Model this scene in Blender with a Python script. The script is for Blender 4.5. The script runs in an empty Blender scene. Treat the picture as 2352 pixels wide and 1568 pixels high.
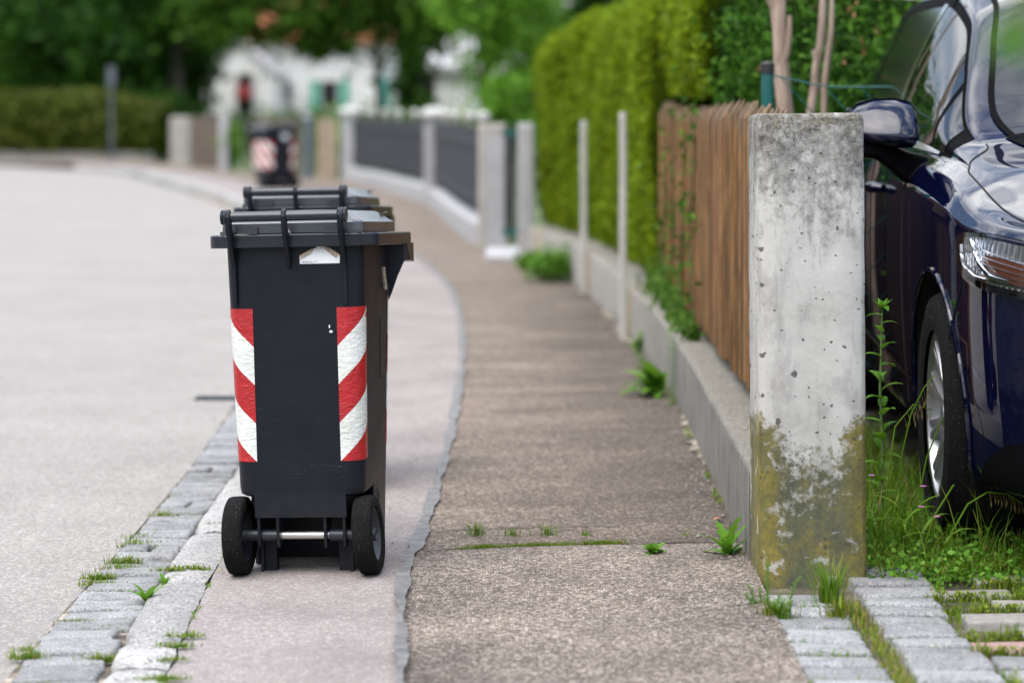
import bpy, bmesh, math, random
import numpy as np
from mathutils import Vector, Matrix
random.seed(7); rng = np.random.default_rng(7)
SC = bpy.context.scene; COL = SC.collection
R = math.radians; PI = math.pi
H, F, CU, HV = 1.212, 5553.0, 1176.0, 243.0      # eye height, focal length, centre and horizon on a 2352-wide picture

def xat(u, d): return (u - CU) / F * d
def zat(v, d): return H - (v - HV) / F * d
def sstep(a, b, x):
    t = min(1, max(0, (x - a) / (b - a))); return t*t*(3-2*t)
def pchip(xs, ys, x):
    xs = np.asarray(xs, float); ys = np.asarray(ys, float); x = np.asarray(x, float)
    h = np.diff(xs); s = np.diff(ys) / h; m = np.zeros(len(xs))
    m[0], m[-1] = s[0], s[-1]
    for i in range(1, len(xs)-1):
        if s[i-1]*s[i] > 0:
            w1, w2 = 2*h[i]+h[i-1], h[i]+2*h[i-1]
            m[i] = (w1+w2)/(w1/s[i-1]+w2/s[i])
    k = np.clip(np.searchsorted(xs, x)-1, 0, len(xs)-2)
    t = (x-xs[k])/h[k]; t = np.clip(t, 0, 1)
    return ((2*t**3-3*t**2+1)*ys[k] + (t**3-2*t**2+t)*h[k]*m[k] + (-2*t**3+3*t**2)*ys[k+1] + (t**3-t**2)*h[k]*m[k+1])
def curve(pts):
    xs, ys = [p[0] for p in pts], [p[1] for p in pts]
    return lambda y: float(pchip(xs, ys, y))

# ---------------------------------------------------------------- materials
class NT:
    def __init__(s, name):
        s.m = bpy.data.materials.new(name); s.m.use_nodes = True
        s.t = s.m.node_tree; s.t.nodes.clear()
        s.out = s.t.nodes.new('ShaderNodeOutputMaterial')
        s.b = s.t.nodes.new('ShaderNodeBsdfPrincipled')
        s.t.links.new(s.b.outputs[0], s.out.inputs[0])
    def n(s, typ, ins=None, **at):
        nd = s.t.nodes.new('ShaderNode'+typ)
        for k, v in at.items(): setattr(nd, k, v)
        for k, v in (ins or {}).items(): s.set(nd, k, v)
        return nd
    def set(s, nd, k, v):
        sk = nd.inputs[k]
        if isinstance(v, bpy.types.NodeSocket): s.t.links.new(v, sk)
        elif isinstance(v, bpy.types.Node): s.t.links.new(v.outputs[0], sk)
        else:
            if isinstance(v, (tuple, list)) and len(v) == 3 and sk.type == 'RGBA': v = (*v, 1)
            sk.default_value = v
    def pos(s): return s.n('NewGeometry').outputs['Position']
    def obj(s): return s.n('TexCoord').outputs['Object']
    def uv(s): return s.n('TexCoord').outputs['UV']
    def isl(s): return s.n('NewGeometry').outputs['Random Per Island']
    def xyz(s, v): return s.n('SeparateXYZ', {0: v}).outputs
    def scale(s, v, k): return s.n('Mapping', {'Vector': v, 'Scale': k}).outputs[0]
    def noise(s, v, sc, det=4, rough=.55, dist=0): return s.n('TexNoise', {'Vector': v, 'Scale': sc, 'Detail': det, 'Roughness': rough, 'Distortion': dist}).outputs[0]
    def vor(s, v, sc, feat='F1', out='Distance', rnd=1): return s.n('TexVoronoi', {'Vector': v, 'Scale': sc, 'Randomness': rnd}, feature=feat).outputs[out]
    def ramp(s, f, stops, interp='LINEAR'):
        nd = s.n('ValToRGB', {0: f}); cr = nd.color_ramp; cr.interpolation = interp
        while len(cr.elements) < len(stops): cr.elements.new(.5)
        for e, (p, c) in zip(cr.elements, stops):
            e.position = p; e.color = (c, c, c, 1) if not isinstance(c, (tuple, list)) else (*c, 1)
        return nd.outputs[0]
    def math(s, op, a, b=0, clamp=False):
        return s.n('Math', {0: a, 1: b}, operation=op, use_clamp=clamp).outputs[0]
    def mix(s, f, a, b, blend='MIX'):
        nd = s.n('Mix', data_type='RGBA', blend_type=blend)
        s.set(nd, 0, f); s.set(nd, 6, a); s.set(nd, 7, b)
        return nd.outputs[2]
    def bump(s, h, strength=.5, dist=.01, normal=None):
        nd = s.n('Bump', {'Height': h, 'Strength': strength, 'Distance': dist})
        if normal: s.set(nd, 'Normal', normal)
        return nd.outputs[0]
    def fin(s, color=None, rough=None, normal=None, **kw):
        if color is not None: s.set(s.b, 'Base Color', color)
        if rough is not None: s.set(s.b, 'Roughness', rough)
        if normal is not None: s.set(s.b, 'Normal', normal)
        for k, v in kw.items(): s.set(s.b, k, v)
        return s.m

def simple(name, col, rough=.6, metal=0, vary=.15, sc=30, bump=0, coat=0, spec=.5):
    t = NT(name); p = t.obj(); n = t.noise(p, sc, 5)
    c = t.mix(1, tuple(col), t.ramp(n, [(.3, 1-vary), (.7, 1+vary)]), 'MULTIPLY')
    nrm = t.bump(t.noise(p, sc*4, 4), bump, .004) if bump else None
    return t.fin(c, rough, nrm, Metallic=metal, **{'Coat Weight': coat, 'Specular IOR Level': spec})

def leafmat(name, c0, c1, c2, trans=.35, rough=.5):
    t = NT(name); i = t.isl()
    c = t.ramp(i, [(0, c0), (.5, c1), (1, c2)])
    t.fin(c, .65, **{'Specular IOR Level': .10})
    tr = t.n('BsdfTranslucent', {0: t.mix(.5, c, (c1[0]*1.8, c1[1]*1.8, c1[2]*.6))})
    mx = t.n('MixShader', {0: trans, 1: t.b.outputs[0], 2: tr.outputs[0]})
    t.t.links.new(mx.outputs[0], t.out.inputs[0]); return t.m

# ---------------------------------------------------------------- mesh builder
class MB:
    def __init__(s): s.v, s.f, s.m, s.n = [], [], [], 0
    def add(s, vs, fs, mi=0):
        o = len(s.v); s.v.extend([tuple(map(float, p)) for p in vs])
        s.f.extend([tuple(i+o for i in f) for f in fs]); s.m.extend([mi]*len(fs)); return s
    def box(s, c, sz, rz=0, mi=0):
        cx, cy, cz = c; a, b, h = sz[0]/2, sz[1]/2, sz[2]/2; k, q = math.cos(rz), math.sin(rz)
        vs = [(cx+x*k-y*q, cy+x*q+y*k, cz+z) for z in (-h, h) for x, y in ((-a,-b),(a,-b),(a,b),(-a,b))]
        return s.add(vs, [(3,2,1,0),(4,5,6,7),(0,1,5,4),(1,2,6,5),(2,3,7,6),(3,0,4,7)], mi)
    def loft(s, rings, caps=(True, True), mi=0, closed=True):
        n = len(rings[0]); vs = [p for r in rings for p in r]; fs = []
        for i in range(len(rings)-1):
            for j in range(n if closed else n-1):
                a, b = i*n+j, i*n+(j+1) % n
                fs.append((a, b, b+n, a+n))
        if caps[0]: fs.append(tuple(range(n-1, -1, -1)))
        if caps[1]: fs.append(tuple(range((len(rings)-1)*n, len(rings)*n)))
        return s.add(vs, fs, mi)
    def tube(s, pts, rad, n=8, mi=0, caps=(True, True)):
        pts = [Vector(p) for p in pts]; rs = rad if isinstance(rad, (list, tuple)) else [rad]*len(pts)
        rings = []; up = Vector((0, 0, 1)); prev = None
        for i, p in enumerate(pts):
            d = (pts[min(i+1, len(pts)-1)] - pts[max(i-1, 0)]).normalized()
            if prev is None:
                a = d.cross(up if abs(d.z) < .9 else Vector((0, 1, 0))).normalized()
            else:
                a = (prev - d*prev.dot(d)).normalized()
            prev = a; b = d.cross(a)
            rings.append([p + (a*math.cos(t*2*PI/n) + b*math.sin(t*2*PI/n))*rs[i] for t in range(n)])
        return s.loft(rings, caps, mi)
    def lathe(s, prof, c=(0,0,0), axis='Z', n=32, mi=0, caps=(False, False)):
        rings = []
        for r, h in prof:
            ring = []
            for k in range(n):
                a = 2*PI*k/n; q = (r*math.cos(a), r*math.sin(a), h)
                if axis == 'X': q = (q[2], q[0], q[1])
                if axis == 'Y': q = (q[1], q[2], q[0])
                ring.append((q[0]+c[0], q[1]+c[1], q[2]+c[2]))
            rings.append(ring)
        return s.loft(rings, caps, mi)
    def prism(s, poly, h0, h1, fn, mi=0):      # poly in 2-D, fn(a, b, h) -> xyz
        n = len(poly)
        return s.loft([[fn(a, b, h0) for a, b in poly], [fn(a, b, h1) for a, b in poly]], (True, True), mi)
    def grid(s, P, mi=0):                       # P[i][j] -> point
        n, k = len(P), len(P[0])
        return s.add([p for r in P for p in r], [(i*k+j, i*k+j+1, (i+1)*k+j+1, (i+1)*k+j) for i in range(n-1) for j in range(k-1)], mi)
    def build(s, name, mats, parent=None, smooth=True, angle=35, bevel=0, uv=None):
        me = bpy.data.meshes.new(name); me.from_pydata(s.v, [], s.f)
        for m in (mats if isinstance(mats, (list, tuple)) else [mats]): me.materials.append(m)
        me.polygons.foreach_set('material_index', s.m)
        o = bpy.data.objects.new(name, me); COL.objects.link(o)
        if uv is not None:
            l = me.uv_layers.new(name='UVMap'); idx = np.zeros(len(me.loops), int); me.loops.foreach_get('vertex_index', idx)
            l.data.foreach_set('uv', np.asarray(uv, float)[idx].ravel())
        if smooth:
            bm = bmesh.new(); bm.from_mesh(me); bmesh.ops.recalc_face_normals(bm, faces=bm.faces)
            for e in bm.edges:
                if len(e.link_faces) == 2 and e.calc_face_angle(0) > R(angle): e.smooth = False
            for f in bm.faces: f.smooth = True
            bm.to_mesh(me); bm.free()
        if bevel:
            b = o.modifiers.new('bevel', 'BEVEL'); b.width = bevel; b.segments = 2; b.limit_method = 'ANGLE'; b.angle_limit = R(40)
        if parent: o.parent = parent
        return o

def quads(name, P, mats, parent=None, mi=None, smooth=False):    # P: (N, 4, 3) array of loose quads
    N = len(P); me = bpy.data.meshes.new(name)
    me.vertices.add(N*4); me.vertices.foreach_set('co', np.asarray(P, np.float32).ravel())
    me.loops.add(N*4); me.loops.foreach_set('vertex_index', np.arange(N*4, dtype=np.int32))
    me.polygons.add(N); me.polygons.foreach_set('loop_start', np.arange(0, N*4, 4, dtype=np.int32))
    for m in (mats if isinstance(mats, (list, tuple)) else [mats]): me.materials.append(m)
    if mi is not None: me.polygons.foreach_set('material_index', np.asarray(mi, np.int32))
    me.update(calc_edges=True); me.validate()
    o = bpy.data.objects.new(name, me); COL.objects.link(o)
    if parent: o.parent = parent
    return o
def unit(a): return a / (np.linalg.norm(a, axis=-1, keepdims=True) + 1e-9)
def leafquads(C, size, aspect=.55, nrm=None, spread=1.0, down=0.0):
    """kite-shaped leaves at the centres C; nrm = preferred facing"""
    N = len(C); d = unit(rng.normal(size=(N, 3)) + np.array([0, 0, -down]))
    nn = rng.normal(size=(N, 3))*spread
    if nrm is not None: nn = nn + nrm
    n = unit(nn); d = unit(d - n*(d*n).sum(1, keepdims=True)); w = np.cross(n, d)
    L = (size*rng.uniform(.6, 1.4, (N, 1))); W = L*aspect*.5
    return np.stack([C-d*L*.5, C+w*W+d*L*.05, C+d*L*.5, C-w*W+d*L*.05], 1)

def tag(o, label=None, cat=None, group=None, kind=None):
    for k, v in (('label', label), ('category', cat), ('group', group), ('kind', kind)):
        if v: o[k] = v
    return o
def empty(name, loc=(0,0,0), rz=0):
    o = bpy.data.objects.new(name, None); COL.objects.link(o); o.location = loc; o.rotation_euler = (0, 0, rz); o.empty_display_size = .1
    return o
def struct(o): o['kind'] = 'structure'; return o
def copy_tree(o, parent=None):
    c = o.copy(); COL.objects.link(c)
    if parent: c.parent = parent
    for ch in list(o.children): copy_tree(ch, c)
    return c
def text_pts(s, size):
    """letters as flat polygons: vertices (x, y) and faces"""
    cu = bpy.data.curves.new('t', 'FONT'); cu.body = s; cu.size = size; cu.resolution_u = 2
    ob = bpy.data.objects.new('t', cu); me = ob.to_mesh()
    vs = [(v.co.x, v.co.y) for v in me.vertices]; fs = [tuple(p.vertices) for p in me.polygons]
    ob.to_mesh_clear(); bpy.data.objects.remove(ob); bpy.data.curves.remove(cu)
    return vs, fs
# ---------------------------------------------------------------- material library
M = {}
def aggregate(name, base, peb, scale, stain=None, bump=.5, rough=.85, contrast=1.0, big=.0):
    t = NT(name); p = t.pos()
    cell = t.n('TexVoronoi', {'Vector': p, 'Scale': scale, 'Randomness': 1})
    g = t.xyz(cell.outputs['Color'])[0]
    pc = t.ramp(g, [(0, peb[0]), (.35, peb[1]), (.7, peb[2]), (1, peb[3])])
    edge = t.vor(p, scale, 'DISTANCE_TO_EDGE')
    em = t.ramp(edge, [(0, 0), (.16, 1)])
    c = t.mix(em, tuple(base), pc)
    large = t.noise(p, 2.2, 6, .6)
    c = t.mix(1, c, t.ramp(large, [(.3, 1-.22*contrast), (.55, 1), (.75, 1+.12*contrast)]), 'MULTIPLY')
    fine = t.noise(p, scale*.22, 3)
    c = t.mix(1, c, t.ramp(fine, [(.3, 1-.14*contrast), (.7, 1+.12*contrast)]), 'MULTIPLY')
    if stain: c = stain(t, p, c)
    nrm = t.bump(t.math('ADD', t.math('MULTIPLY', edge, 1.2), t.math('MULTIPLY', t.noise(p, scale*.5, 3), .5)), bump, .004)
    return t.fin(c, rough, nrm, **{'Specular IOR Level': .3})

def road_stain(t, p, c):
    n = t.noise(t.scale(p, (.25, .9, 1)), 1.1, 4)
    return t.mix(1, c, t.ramp(n, [(.35, .95), (.6, 1.01)]), 'MULTIPLY')
M['road'] = aggregate('worn_asphalt', (.165,.153,.142), [(.195,.179,.163),(.25,.231,.211),(.29,.268,.246),(.39,.366,.34)], 120, road_stain, .4, contrast=.45)
M['strip'] = aggregate('pinkish_asphalt', (.17,.15,.14), [(.178,.155,.145),(.225,.198,.186),(.265,.235,.222),(.37,.335,.318)], 190, None, .35)
def pave_tone(t, p, c):
    x, y, z = t.xyz(p)
    n = t.noise(p, 1.3, 5, .62); n2 = t.noise(t.scale(p, (.5, 2.6, 1)), 1.6, 4)
    # band on the garden side of the path, darker towards the wall
    side = t.ramp(t.math('ADD', x, t.math('MULTIPLY', n, .9)), [(.35, 1.06), (.95, .62)])
    c = t.mix(1, c, side, 'MULTIPLY')
    c = t.mix(1, c, t.ramp(n2, [(.38, .80), (.62, 1.10)]), 'MULTIPLY')
    return c
M['pavement'] = aggregate('brown_exposed_aggregate', (.040,.032,.026), [(.085,.064,.048),(.175,.134,.101),(.26,.205,.158),(.42,.35,.285)], 135, pave_tone, .8)
M['slab'] = aggregate('pale_exposed_aggregate', (.034,.029,.024), [(.092,.072,.057),(.205,.163,.13),(.31,.255,.207),(.52,.45,.385)], 145, lambda t, p, c: t.mix(1, c, t.ramp(t.noise(p, 1.7, 5, .62), [(.34, .62), (.55, 1.0), (.75, 1.12)]), 'MULTIPLY'), 1.0)
t = NT('tar'); p = t.pos()
M['tar'] = t.fin(t.ramp(t.noise(p, 25, 6), [(.3,(.055,.054,.053)),(.5,(.10,.098,.095)),(.7,(.15,.146,.14))]), .55, t.bump(t.noise(p, 60, 4), .5, .004))
def granite(name, a, b, c3, sc=90, isl=.18):
    t = NT(name); p = t.pos()
    sp = t.noise(p, sc*2, 3, .7); bl = t.noise(p, sc*.18, 5, .65)
    c = t.ramp(sp, [(.36, a), (.5, b), (.62, c3)])
    c = t.mix(1, c, t.ramp(bl, [(.3, .72), (.65, 1.1)]), 'MULTIPLY')
    c = t.mix(1, c, t.ramp(t.isl(), [(0, 1-isl), (1, 1+isl)]), 'MULTIPLY')
    pit = t.noise(t.scale(p, (.55, 1.3, 1)), sc*.55, 4, .7)
    c = t.mix(t.ramp(pit, [(.30, .75), (.40, 0)]), c, (.06,.058,.054))
    h = t.math('ADD', t.math('MULTIPLY', bl, 1), t.math('MULTIPLY', t.noise(p, sc*.6, 5, .7), .5))
    return t.fin(c, .8, t.bump(h, .9, .012), **{'Specular IOR Level': .35})
M['sett'] = granite('granite_sett', (.118,.119,.12), (.212,.213,.213), (.305,.304,.30))
M['kerbstone'] = granite('granite_kerb', (.15,.146,.14), (.29,.284,.273), (.41,.40,.385), 70)
t = NT('sand_joint'); p = t.pos()
M['joint'] = t.fin(t.ramp(t.noise(p, 11, 6), [(.40,(.045,.038,.028)),(.52,(.16,.13,.095)),(.62,(.34,.295,.235))]), .95, t.bump(t.noise(p, 90, 4), .8, .005))
t = NT('soil'); p = t.pos()
M['soil'] = t.fin(t.ramp(t.noise(p, 18, 7, .65), [(.3,(.03,.028,.018)),(.5,(.075,.062,.04)),(.7,(.13,.115,.07))]), .95, t.bump(t.noise(p, 60, 5), 1, .01))
t = NT('garden_ground'); p = t.pos()
M['ground'] = t.fin(t.ramp(t.noise(p, 1.4, 7), [(.3,(.03,.055,.012)),(.5,(.05,.085,.02)),(.7,(.085,.10,.04))]), .95)
t = NT('paver_concrete'); p = t.pos()
c = t.ramp(t.isl(), [(0,(.15,.138,.122)),(.6,(.20,.188,.168)),(1,(.25,.236,.212))])
M['paver'] = t.fin(t.mix(1, c, t.ramp(t.noise(p, 45, 6, .7), [(.3,.75),(.7,1.15)]), 'MULTIPLY'), .85, t.bump(t.noise(p, 160, 4), .5, .004))
t = NT('paver_red'); p = t.pos()
M['paver_red'] = t.fin(t.ramp(t.noise(p, 40, 6, .7), [(.3,(.22,.13,.118)),(.7,(.30,.19,.175))]), .85, t.bump(t.noise(p, 160, 4), .5, .004))

# weathered gatepost concrete: lichen at the foot, sooty crust under the top, bug holes
t = NT('weathered_concrete'); p = t.obj(); x, y, z = t.xyz(p)
n1 = t.noise(p, 6, 8, .66); n2 = t.noise(t.scale(p, (1, 1, .30)), 16, 7, .7, .6); n3 = t.noise(p, 42, 6, .72); n4 = t.noise(p, 120, 3, .6)
c = t.ramp(n1, [(.28,(.27,.265,.243)),(.5,(.39,.383,.358)),(.72,(.47,.462,.435))])
c = t.mix(t.ramp(n2, [(.48, 0), (.66, .6)]), c, (.20,.19,.18))
ax = t.math('ABSOLUTE', x)
n5 = t.noise(p, 62, 5, .8)
# sooty crust: upper 30 cm and the arrises
top = t.math('ADD', t.math('MULTIPLY', t.math('SUBTRACT', z, .885), 2.8), t.math('MULTIPLY', t.math('SUBTRACT', n2, .5), 1.5))
top = t.math('ADD', top, t.math('MULTIPLY', t.math('SUBTRACT', n3, .5), 2.4))
edge = t.math('ADD', t.math('MULTIPLY', t.math('SUBTRACT', ax, .118), 14), t.math('MULTIPLY', t.math('SUBTRACT', n3, .55), 3))
edge = t.math('MULTIPLY', edge, t.ramp(z, [(.35, .15), (.8, .8)]))
c = t.mix(t.ramp(t.math('MAXIMUM', top, edge), [(.05, 0), (.45, .45), (.95, .85)]), c, t.ramp(n5, [(.40,(.012,.0115,.010)),(.53,(.062,.058,.050)),(.65,(.25,.24,.22))]))
crust = t.math('ADD', t.math('MULTIPLY', t.math('SUBTRACT', z, 1.135), 9), t.math('MULTIPLY', t.math('SUBTRACT', n3, .47), 3))
c = t.mix(t.ramp(crust, [(.2, 0), (.5, .85)]), c, t.ramp(n4, [(.35,(.028,.027,.022)),(.7,(.20,.185,.14))]))
# lichen
ar = t.math('MAXIMUM', t.math('SUBTRACT', ax, .055), 0)
lz = t.math('SUBTRACT', t.math('ADD', t.math('MULTIPLY', t.math('SUBTRACT', .40, z), 4.6), t.math('MULTIPLY', ar, 9.5)), t.ramp(z, [(.42, 0), (.58, 2.5)]))
lich = t.math('ADD', lz, t.math('ADD', t.math('MULTIPLY', t.math('SUBTRACT', n1, .5), 2.6), t.math('MULTIPLY', t.math('SUBTRACT', n3, .5), 2.6)))
lm = t.ramp(lich, [(.10, 0), (.55, .92)])
bare = t.ramp(t.noise(p, 17, 5, .6, .4), [(.585, 0), (.65, .9)])
lm = t.math('MULTIPLY', lm, t.math('SUBTRACT', 1, t.math('MULTIPLY', bare, .85)))
ln = t.noise(p, 13, 8, .74)
lc0 = t.ramp(ln, [(.34,(.026,.029,.015)),(.48,(.058,.062,.025)),(.58,(.095,.085,.012)),(.68,(.16,.115,.005))])
lc1 = t.ramp(ln, [(.34,(.045,.042,.004)),(.48,(.090,.080,.002)),(.58,(.140,.112,.001)),(.70,(.205,.140,.001))])
lcol = t.mix(t.ramp(t.math('ADD', ax, t.math('MULTIPLY', t.math('SUBTRACT', n1, .5), .12)), [(.055, .12), (.115, 1)]), lc0, lc1)
lcol = t.mix(1, lcol, t.ramp(n4, [(.3,.7),(.7,1.25)]), 'MULTIPLY')
c = t.mix(lm, c, lcol)
# bug holes
pd = t.n('VectorMath', {0: t.scale(p, (1, .2, 1)), 1: t.n('VectorMath', {0: t.n('TexNoise', {'Vector': p, 'Scale': 70.}).outputs[1], 'Scale': .014}, operation='SCALE').outputs[0]}, operation='ADD').outputs[0]
vd = t.vor(pd, 26, 'F1'); rr = t.xyz(t.n('TexVoronoi', {'Vector': pd, 'Scale': 26}).outputs['Color'])
pore = t.math('LESS_THAN', vd, t.math('MULTIPLY', t.math('POWER', rr[0], 2.6), .22))
vd2 = t.vor(pd, 58, 'F1'); rr2 = t.xyz(t.n('TexVoronoi', {'Vector': pd, 'Scale': 58}).outputs['Color'])
pore2 = t.math('LESS_THAN', vd2, t.math('MULTIPLY', t.math('POWER', rr2[0], 3), .25))
pr = t.math('MAXIMUM', pore, pore2)
c = t.mix(t.math('MULTIPLY', pr, .85), c, (.05,.043,.036))
hh = t.math('ADD', t.math('MULTIPLY', n3, .5), t.math('MULTIPLY', pr, -1.5))
M['postconcrete'] = t.fin(c, .9, t.bump(hh, .55, .006))

t = NT('wall_concrete'); p = t.obj(); x, y, z = t.xyz(p)
st = t.noise(t.scale(p, (9, 9, .5)), 3.5, 6, .65); n = t.noise(p, 5, 7, .65); fn = t.noise(p, 110, 4, .6)
c = t.ramp(n, [(.3,(.085,.079,.068)),(.55,(.150,.140,.122)),(.75,(.205,.193,.17))])
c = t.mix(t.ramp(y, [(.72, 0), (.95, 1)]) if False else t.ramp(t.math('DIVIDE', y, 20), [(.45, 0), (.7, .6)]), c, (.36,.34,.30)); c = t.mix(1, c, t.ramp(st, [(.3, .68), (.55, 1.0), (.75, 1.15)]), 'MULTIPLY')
up = t.xyz(t.n('NewGeometry').outputs['Normal'])[2]
for y0 in (12.5, 15.55, 18.3):
    sm = t.math('SUBTRACT', 1, t.math('MULTIPLY', t.math('ABSOLUTE', t.math('SUBTRACT', y, y0)), 7), True); sm = t.math('MULTIPLY', sm, t.ramp(t.noise(t.scale(p, (1, 6, .4)), 4, 4), [(.3, .1), (.6, .9)])); c = t.mix(sm, c, (.36,.22,.04))
c = t.mix(t.math('MULTIPLY', t.ramp(up, [(.5, 0), (.9, 1)]), t.ramp(t.noise(p, 12, 6, .7), [(.3, .95), (.7, .55)])), c, t.ramp(fn, [(.35,(.045,.042,.034)),(.65,(.24,.225,.18))]))
M['wallconcrete'] = t.fin(c, .9, t.bump(t.math('ADD', fn, st), .5, .005))
t = NT('grey_render'); p = t.obj(); n = t.noise(p, 4, 6)
M['render'] = t.fin(t.ramp(n, [(.3,(.24,.222,.195)),(.7,(.34,.318,.283))]), .9, t.bump(t.noise(p, 60, 4), .3, .005))
M['whitepaint'] = simple('white_paint', (.38,.375,.35), .6, vary=.12, sc=8)
M['pillar'] = simple('pillar_paint', (.31,.305,.305), .7, vary=.12, sc=6)
M['darkboard'] = simple('anthracite_board', (.014,.0165,.022), .6, vary=.25, sc=8)
M['brownboard'] = simple('brown_board', (.085,.062,.042), .8, vary=.3, sc=6)
M['darkbrown'] = simple('dark_brown_board', (.020,.012,.008), .8, vary=.3, sc=6, spec=.2)
M['palewood'] = simple('pale_board', (.22,.17,.12), .8, vary=.25, sc=6)
M['galv'] = simple('galvanised_steel', (.45,.47,.50), .45, .6, .1, 20)
M['signback'] = simple('sign_grey', (.09,.105,.125), .5, .2)
t = NT('fence_wood'); p = t.obj(); i = t.isl()
g = t.noise(t.scale(p, (8, 2.4, .30)), 14, 7, .72, .4); kn = t.noise(t.scale(p, (3, 3, 1)), 5, 4)
c = t.ramp(g, [(.32,(.045,.021,.006)),(.5,(.175,.088,.026)),(.66,(.37,.215,.085))])
c = t.mix(1, c, t.ramp(i, [(0,(.55,.55,.58)),(.5,(1,1,1)),(1,(1.28,1.12,.95))]), 'MULTIPLY')
z = t.xyz(p)[2]
gr = t.math('ADD', t.math('MULTIPLY', t.math('SUBTRACT', z, 1.10), 5), t.math('SUBTRACT', kn, .45))
c = t.mix(t.ramp(gr, [(.1, 0), (.6, .7)]), c, t.ramp(g, [(.35,(.05,.036,.024)),(.7,(.20,.15,.10))]))
M['fencewood'] = t.fin(c, .82, t.bump(g, .8, .006))
t = NT('bark'); p = t.obj()
g = t.noise(t.scale(p, (5, 5, .9)), 6, 7, .7, .5)
M['bark'] = t.fin(t.ramp(g, [(.3,(.10,.07,.05)),(.5,(.27,.20,.15)),(.7,(.42,.34,.27))]), .9, t.bump(g, .8, .01))
M['darkbark'] = simple('dark_bark', (.05,.04,.03), .9, vary=.4, sc=6, bump=.6)
M['greensteel'] = simple('green_coated_steel', (.006,.085,.075), .4, .0, .15)
M['blackplastic'] = simple('black_plastic', (.012,.012,.013), .5)

# bin plastic
t = NT('bin_plastic'); p = t.obj()
n = t.noise(p, 7, 6, .6); sc = t.noise(t.scale(p, (2, 2, 30)), 6, 4, .7); sp = t.vor(p, 85, 'F1')
c = t.ramp(n, [(.3,(.0060,.0074,.0113)),(.7,(.0086,.0103,.0148))])
c = t.mix(t.ramp(sc, [(.62, 0), (.80, .22)]), c, (.09,.10,.115))
zz_ = t.xyz(p)[2]
scf = t.noise(t.scale(p, (1, 1, 9)), 22, 5, .75); bnd = t.math('MULTIPLY', t.ramp(zz_, [(.20, 0), (.24, 1)]), t.ramp(zz_, [(.27, 1), (.33, .12)]))
c = t.mix(t.math('MULTIPLY', bnd, t.ramp(scf, [(.60, 0), (.72, .5)])), c, (.11,.115,.125)); c = t.mix(t.math('MULTIPLY', t.ramp(zz_, [(.02, .22), (.30, .0)]), t.ramp(t.noise(p, 19, 6, .7), [(.40, 0), (.65, .5)])), c, (.11,.10,.085))
rr = t.xyz(t.n('TexVoronoi', {'Vector': p, 'Scale': 26.}).outputs['Color'])[1]
c = t.mix(t.math('MULTIPLY', t.math('LESS_THAN', t.vor(p, 26, 'F1'), .055), t.math('GREATER_THAN', rr, .9)), c, (.30,.29,.27))
M['bin'] = t.fin(c, t.ramp(n, [(.3,.36),(.7,.48)]), t.bump(t.noise(p, 300, 3), .12, .002), **{'Specular IOR Level': .22})
t = NT('bin_plastic_skylit'); p = t.obj(); n = t.noise(p, 11, 6, .65)  # lid: base colour lifted to pale grey, standing in for reflected sky
t2_ = t
M['binlid'] = t.fin(t.ramp(n, [(.3,(.026,.030,.038)),(.7,(.044,.049,.058))]), .27, t.bump(t.noise(p, 120, 3), .12, .002), **{'Specular IOR Level': .95})
t = NT('tyre_rubber'); p = t.obj(); n = t.noise(p, 90, 5, .7); rr = t.vor(p, 120, 'F1')
c = t.ramp(n, [(.3,(.003,.003,.003)),(.7,(.0085,.0082,.008))])
c = t.mix(t.math('LESS_THAN', rr, .10), c, (.16,.15,.135))
M['rubber'] = t.fin(c, .9, t.bump(n, .9, .005), **{'Specular IOR Level': .15})
M['wheelhub'] = simple('hub_plastic', (.022,.025,.032), .4)
t = NT('zinc'); p = t.obj()
M['zinc'] = t.fin(t.ramp(t.noise(t.scale(p,(.4,1,1)), 60, 6), [(.3,(.50,.49,.45)),(.7,(.74,.74,.72))]), .38, None, Metallic=1.0)
t = NT('bin_plastic_sheen'); p = t.obj(); n = t.noise(p, 9, 5)
M['binsheen'] = t.fin(t.ramp(n, [(.3,(.0075,.010,.016)),(.7,(.011,.0145,.022))]), .30, t.bump(t.noise(p, 200, 3), .10, .002), **{'Specular IOR Level': .55})
# reflective tape: 45-degree red and white bands from the UVs (metres along the skin, height)
t = NT('warning_tape'); uvv = t.uv(); a, b, _ = t.xyz(uvv); p = t.obj()
ph = t.math('FRACT', t.math('DIVIDE', t.math('ADD', b, a), .1975))
red = t.math('GREATER_THAN', ph, .5)
n = t.noise(p, 70, 4, .5, .8); n2 = t.noise(p, 9, 6, .7)
cw = t.ramp(n2, [(.3,(.50,.52,.46)),(.6,(.64,.66,.63))])
crk = t.vor(t.n('VectorMath', {0: p, 1: t.n('VectorMath', {0: t.n('TexNoise', {'Vector': p, 'Scale': 30.}).outputs[1], 'Scale': .02}, operation='SCALE').outputs[0]}, operation='ADD').outputs[0], 38, 'DISTANCE_TO_EDGE')
dirt = t.math('MULTIPLY', t.math('LESS_THAN', crk, .012), t.math('GREATER_THAN', t.noise(p, 13, 3), .60))
cw = t.mix(t.math('MULTIPLY', dirt, .75), cw, (.22,.19,.10))
cr = t.ramp(n2, [(.3,(.29,.004,.007)),(.7,(.40,.008,.011))])
c = t.mix(red, cw, cr)
M['tape'] = t.fin(c, .32, t.bump(t.math('ADD', n, t.math('MULTIPLY', t.noise(t.scale(p,(1,1,2.2)), 34, 3, .5, 1.5), 1.2)), .45, .006), **{'Specular IOR Level': .5, 'Coat Weight': .3})
M['paper'] = simple('label_paper', (.70,.71,.72), .7, vary=.04, sc=20)
M['paperback'] = simple('peeled_label', (.36,.30,.22), .9, vary=.35, sc=140, bump=.5)
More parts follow.
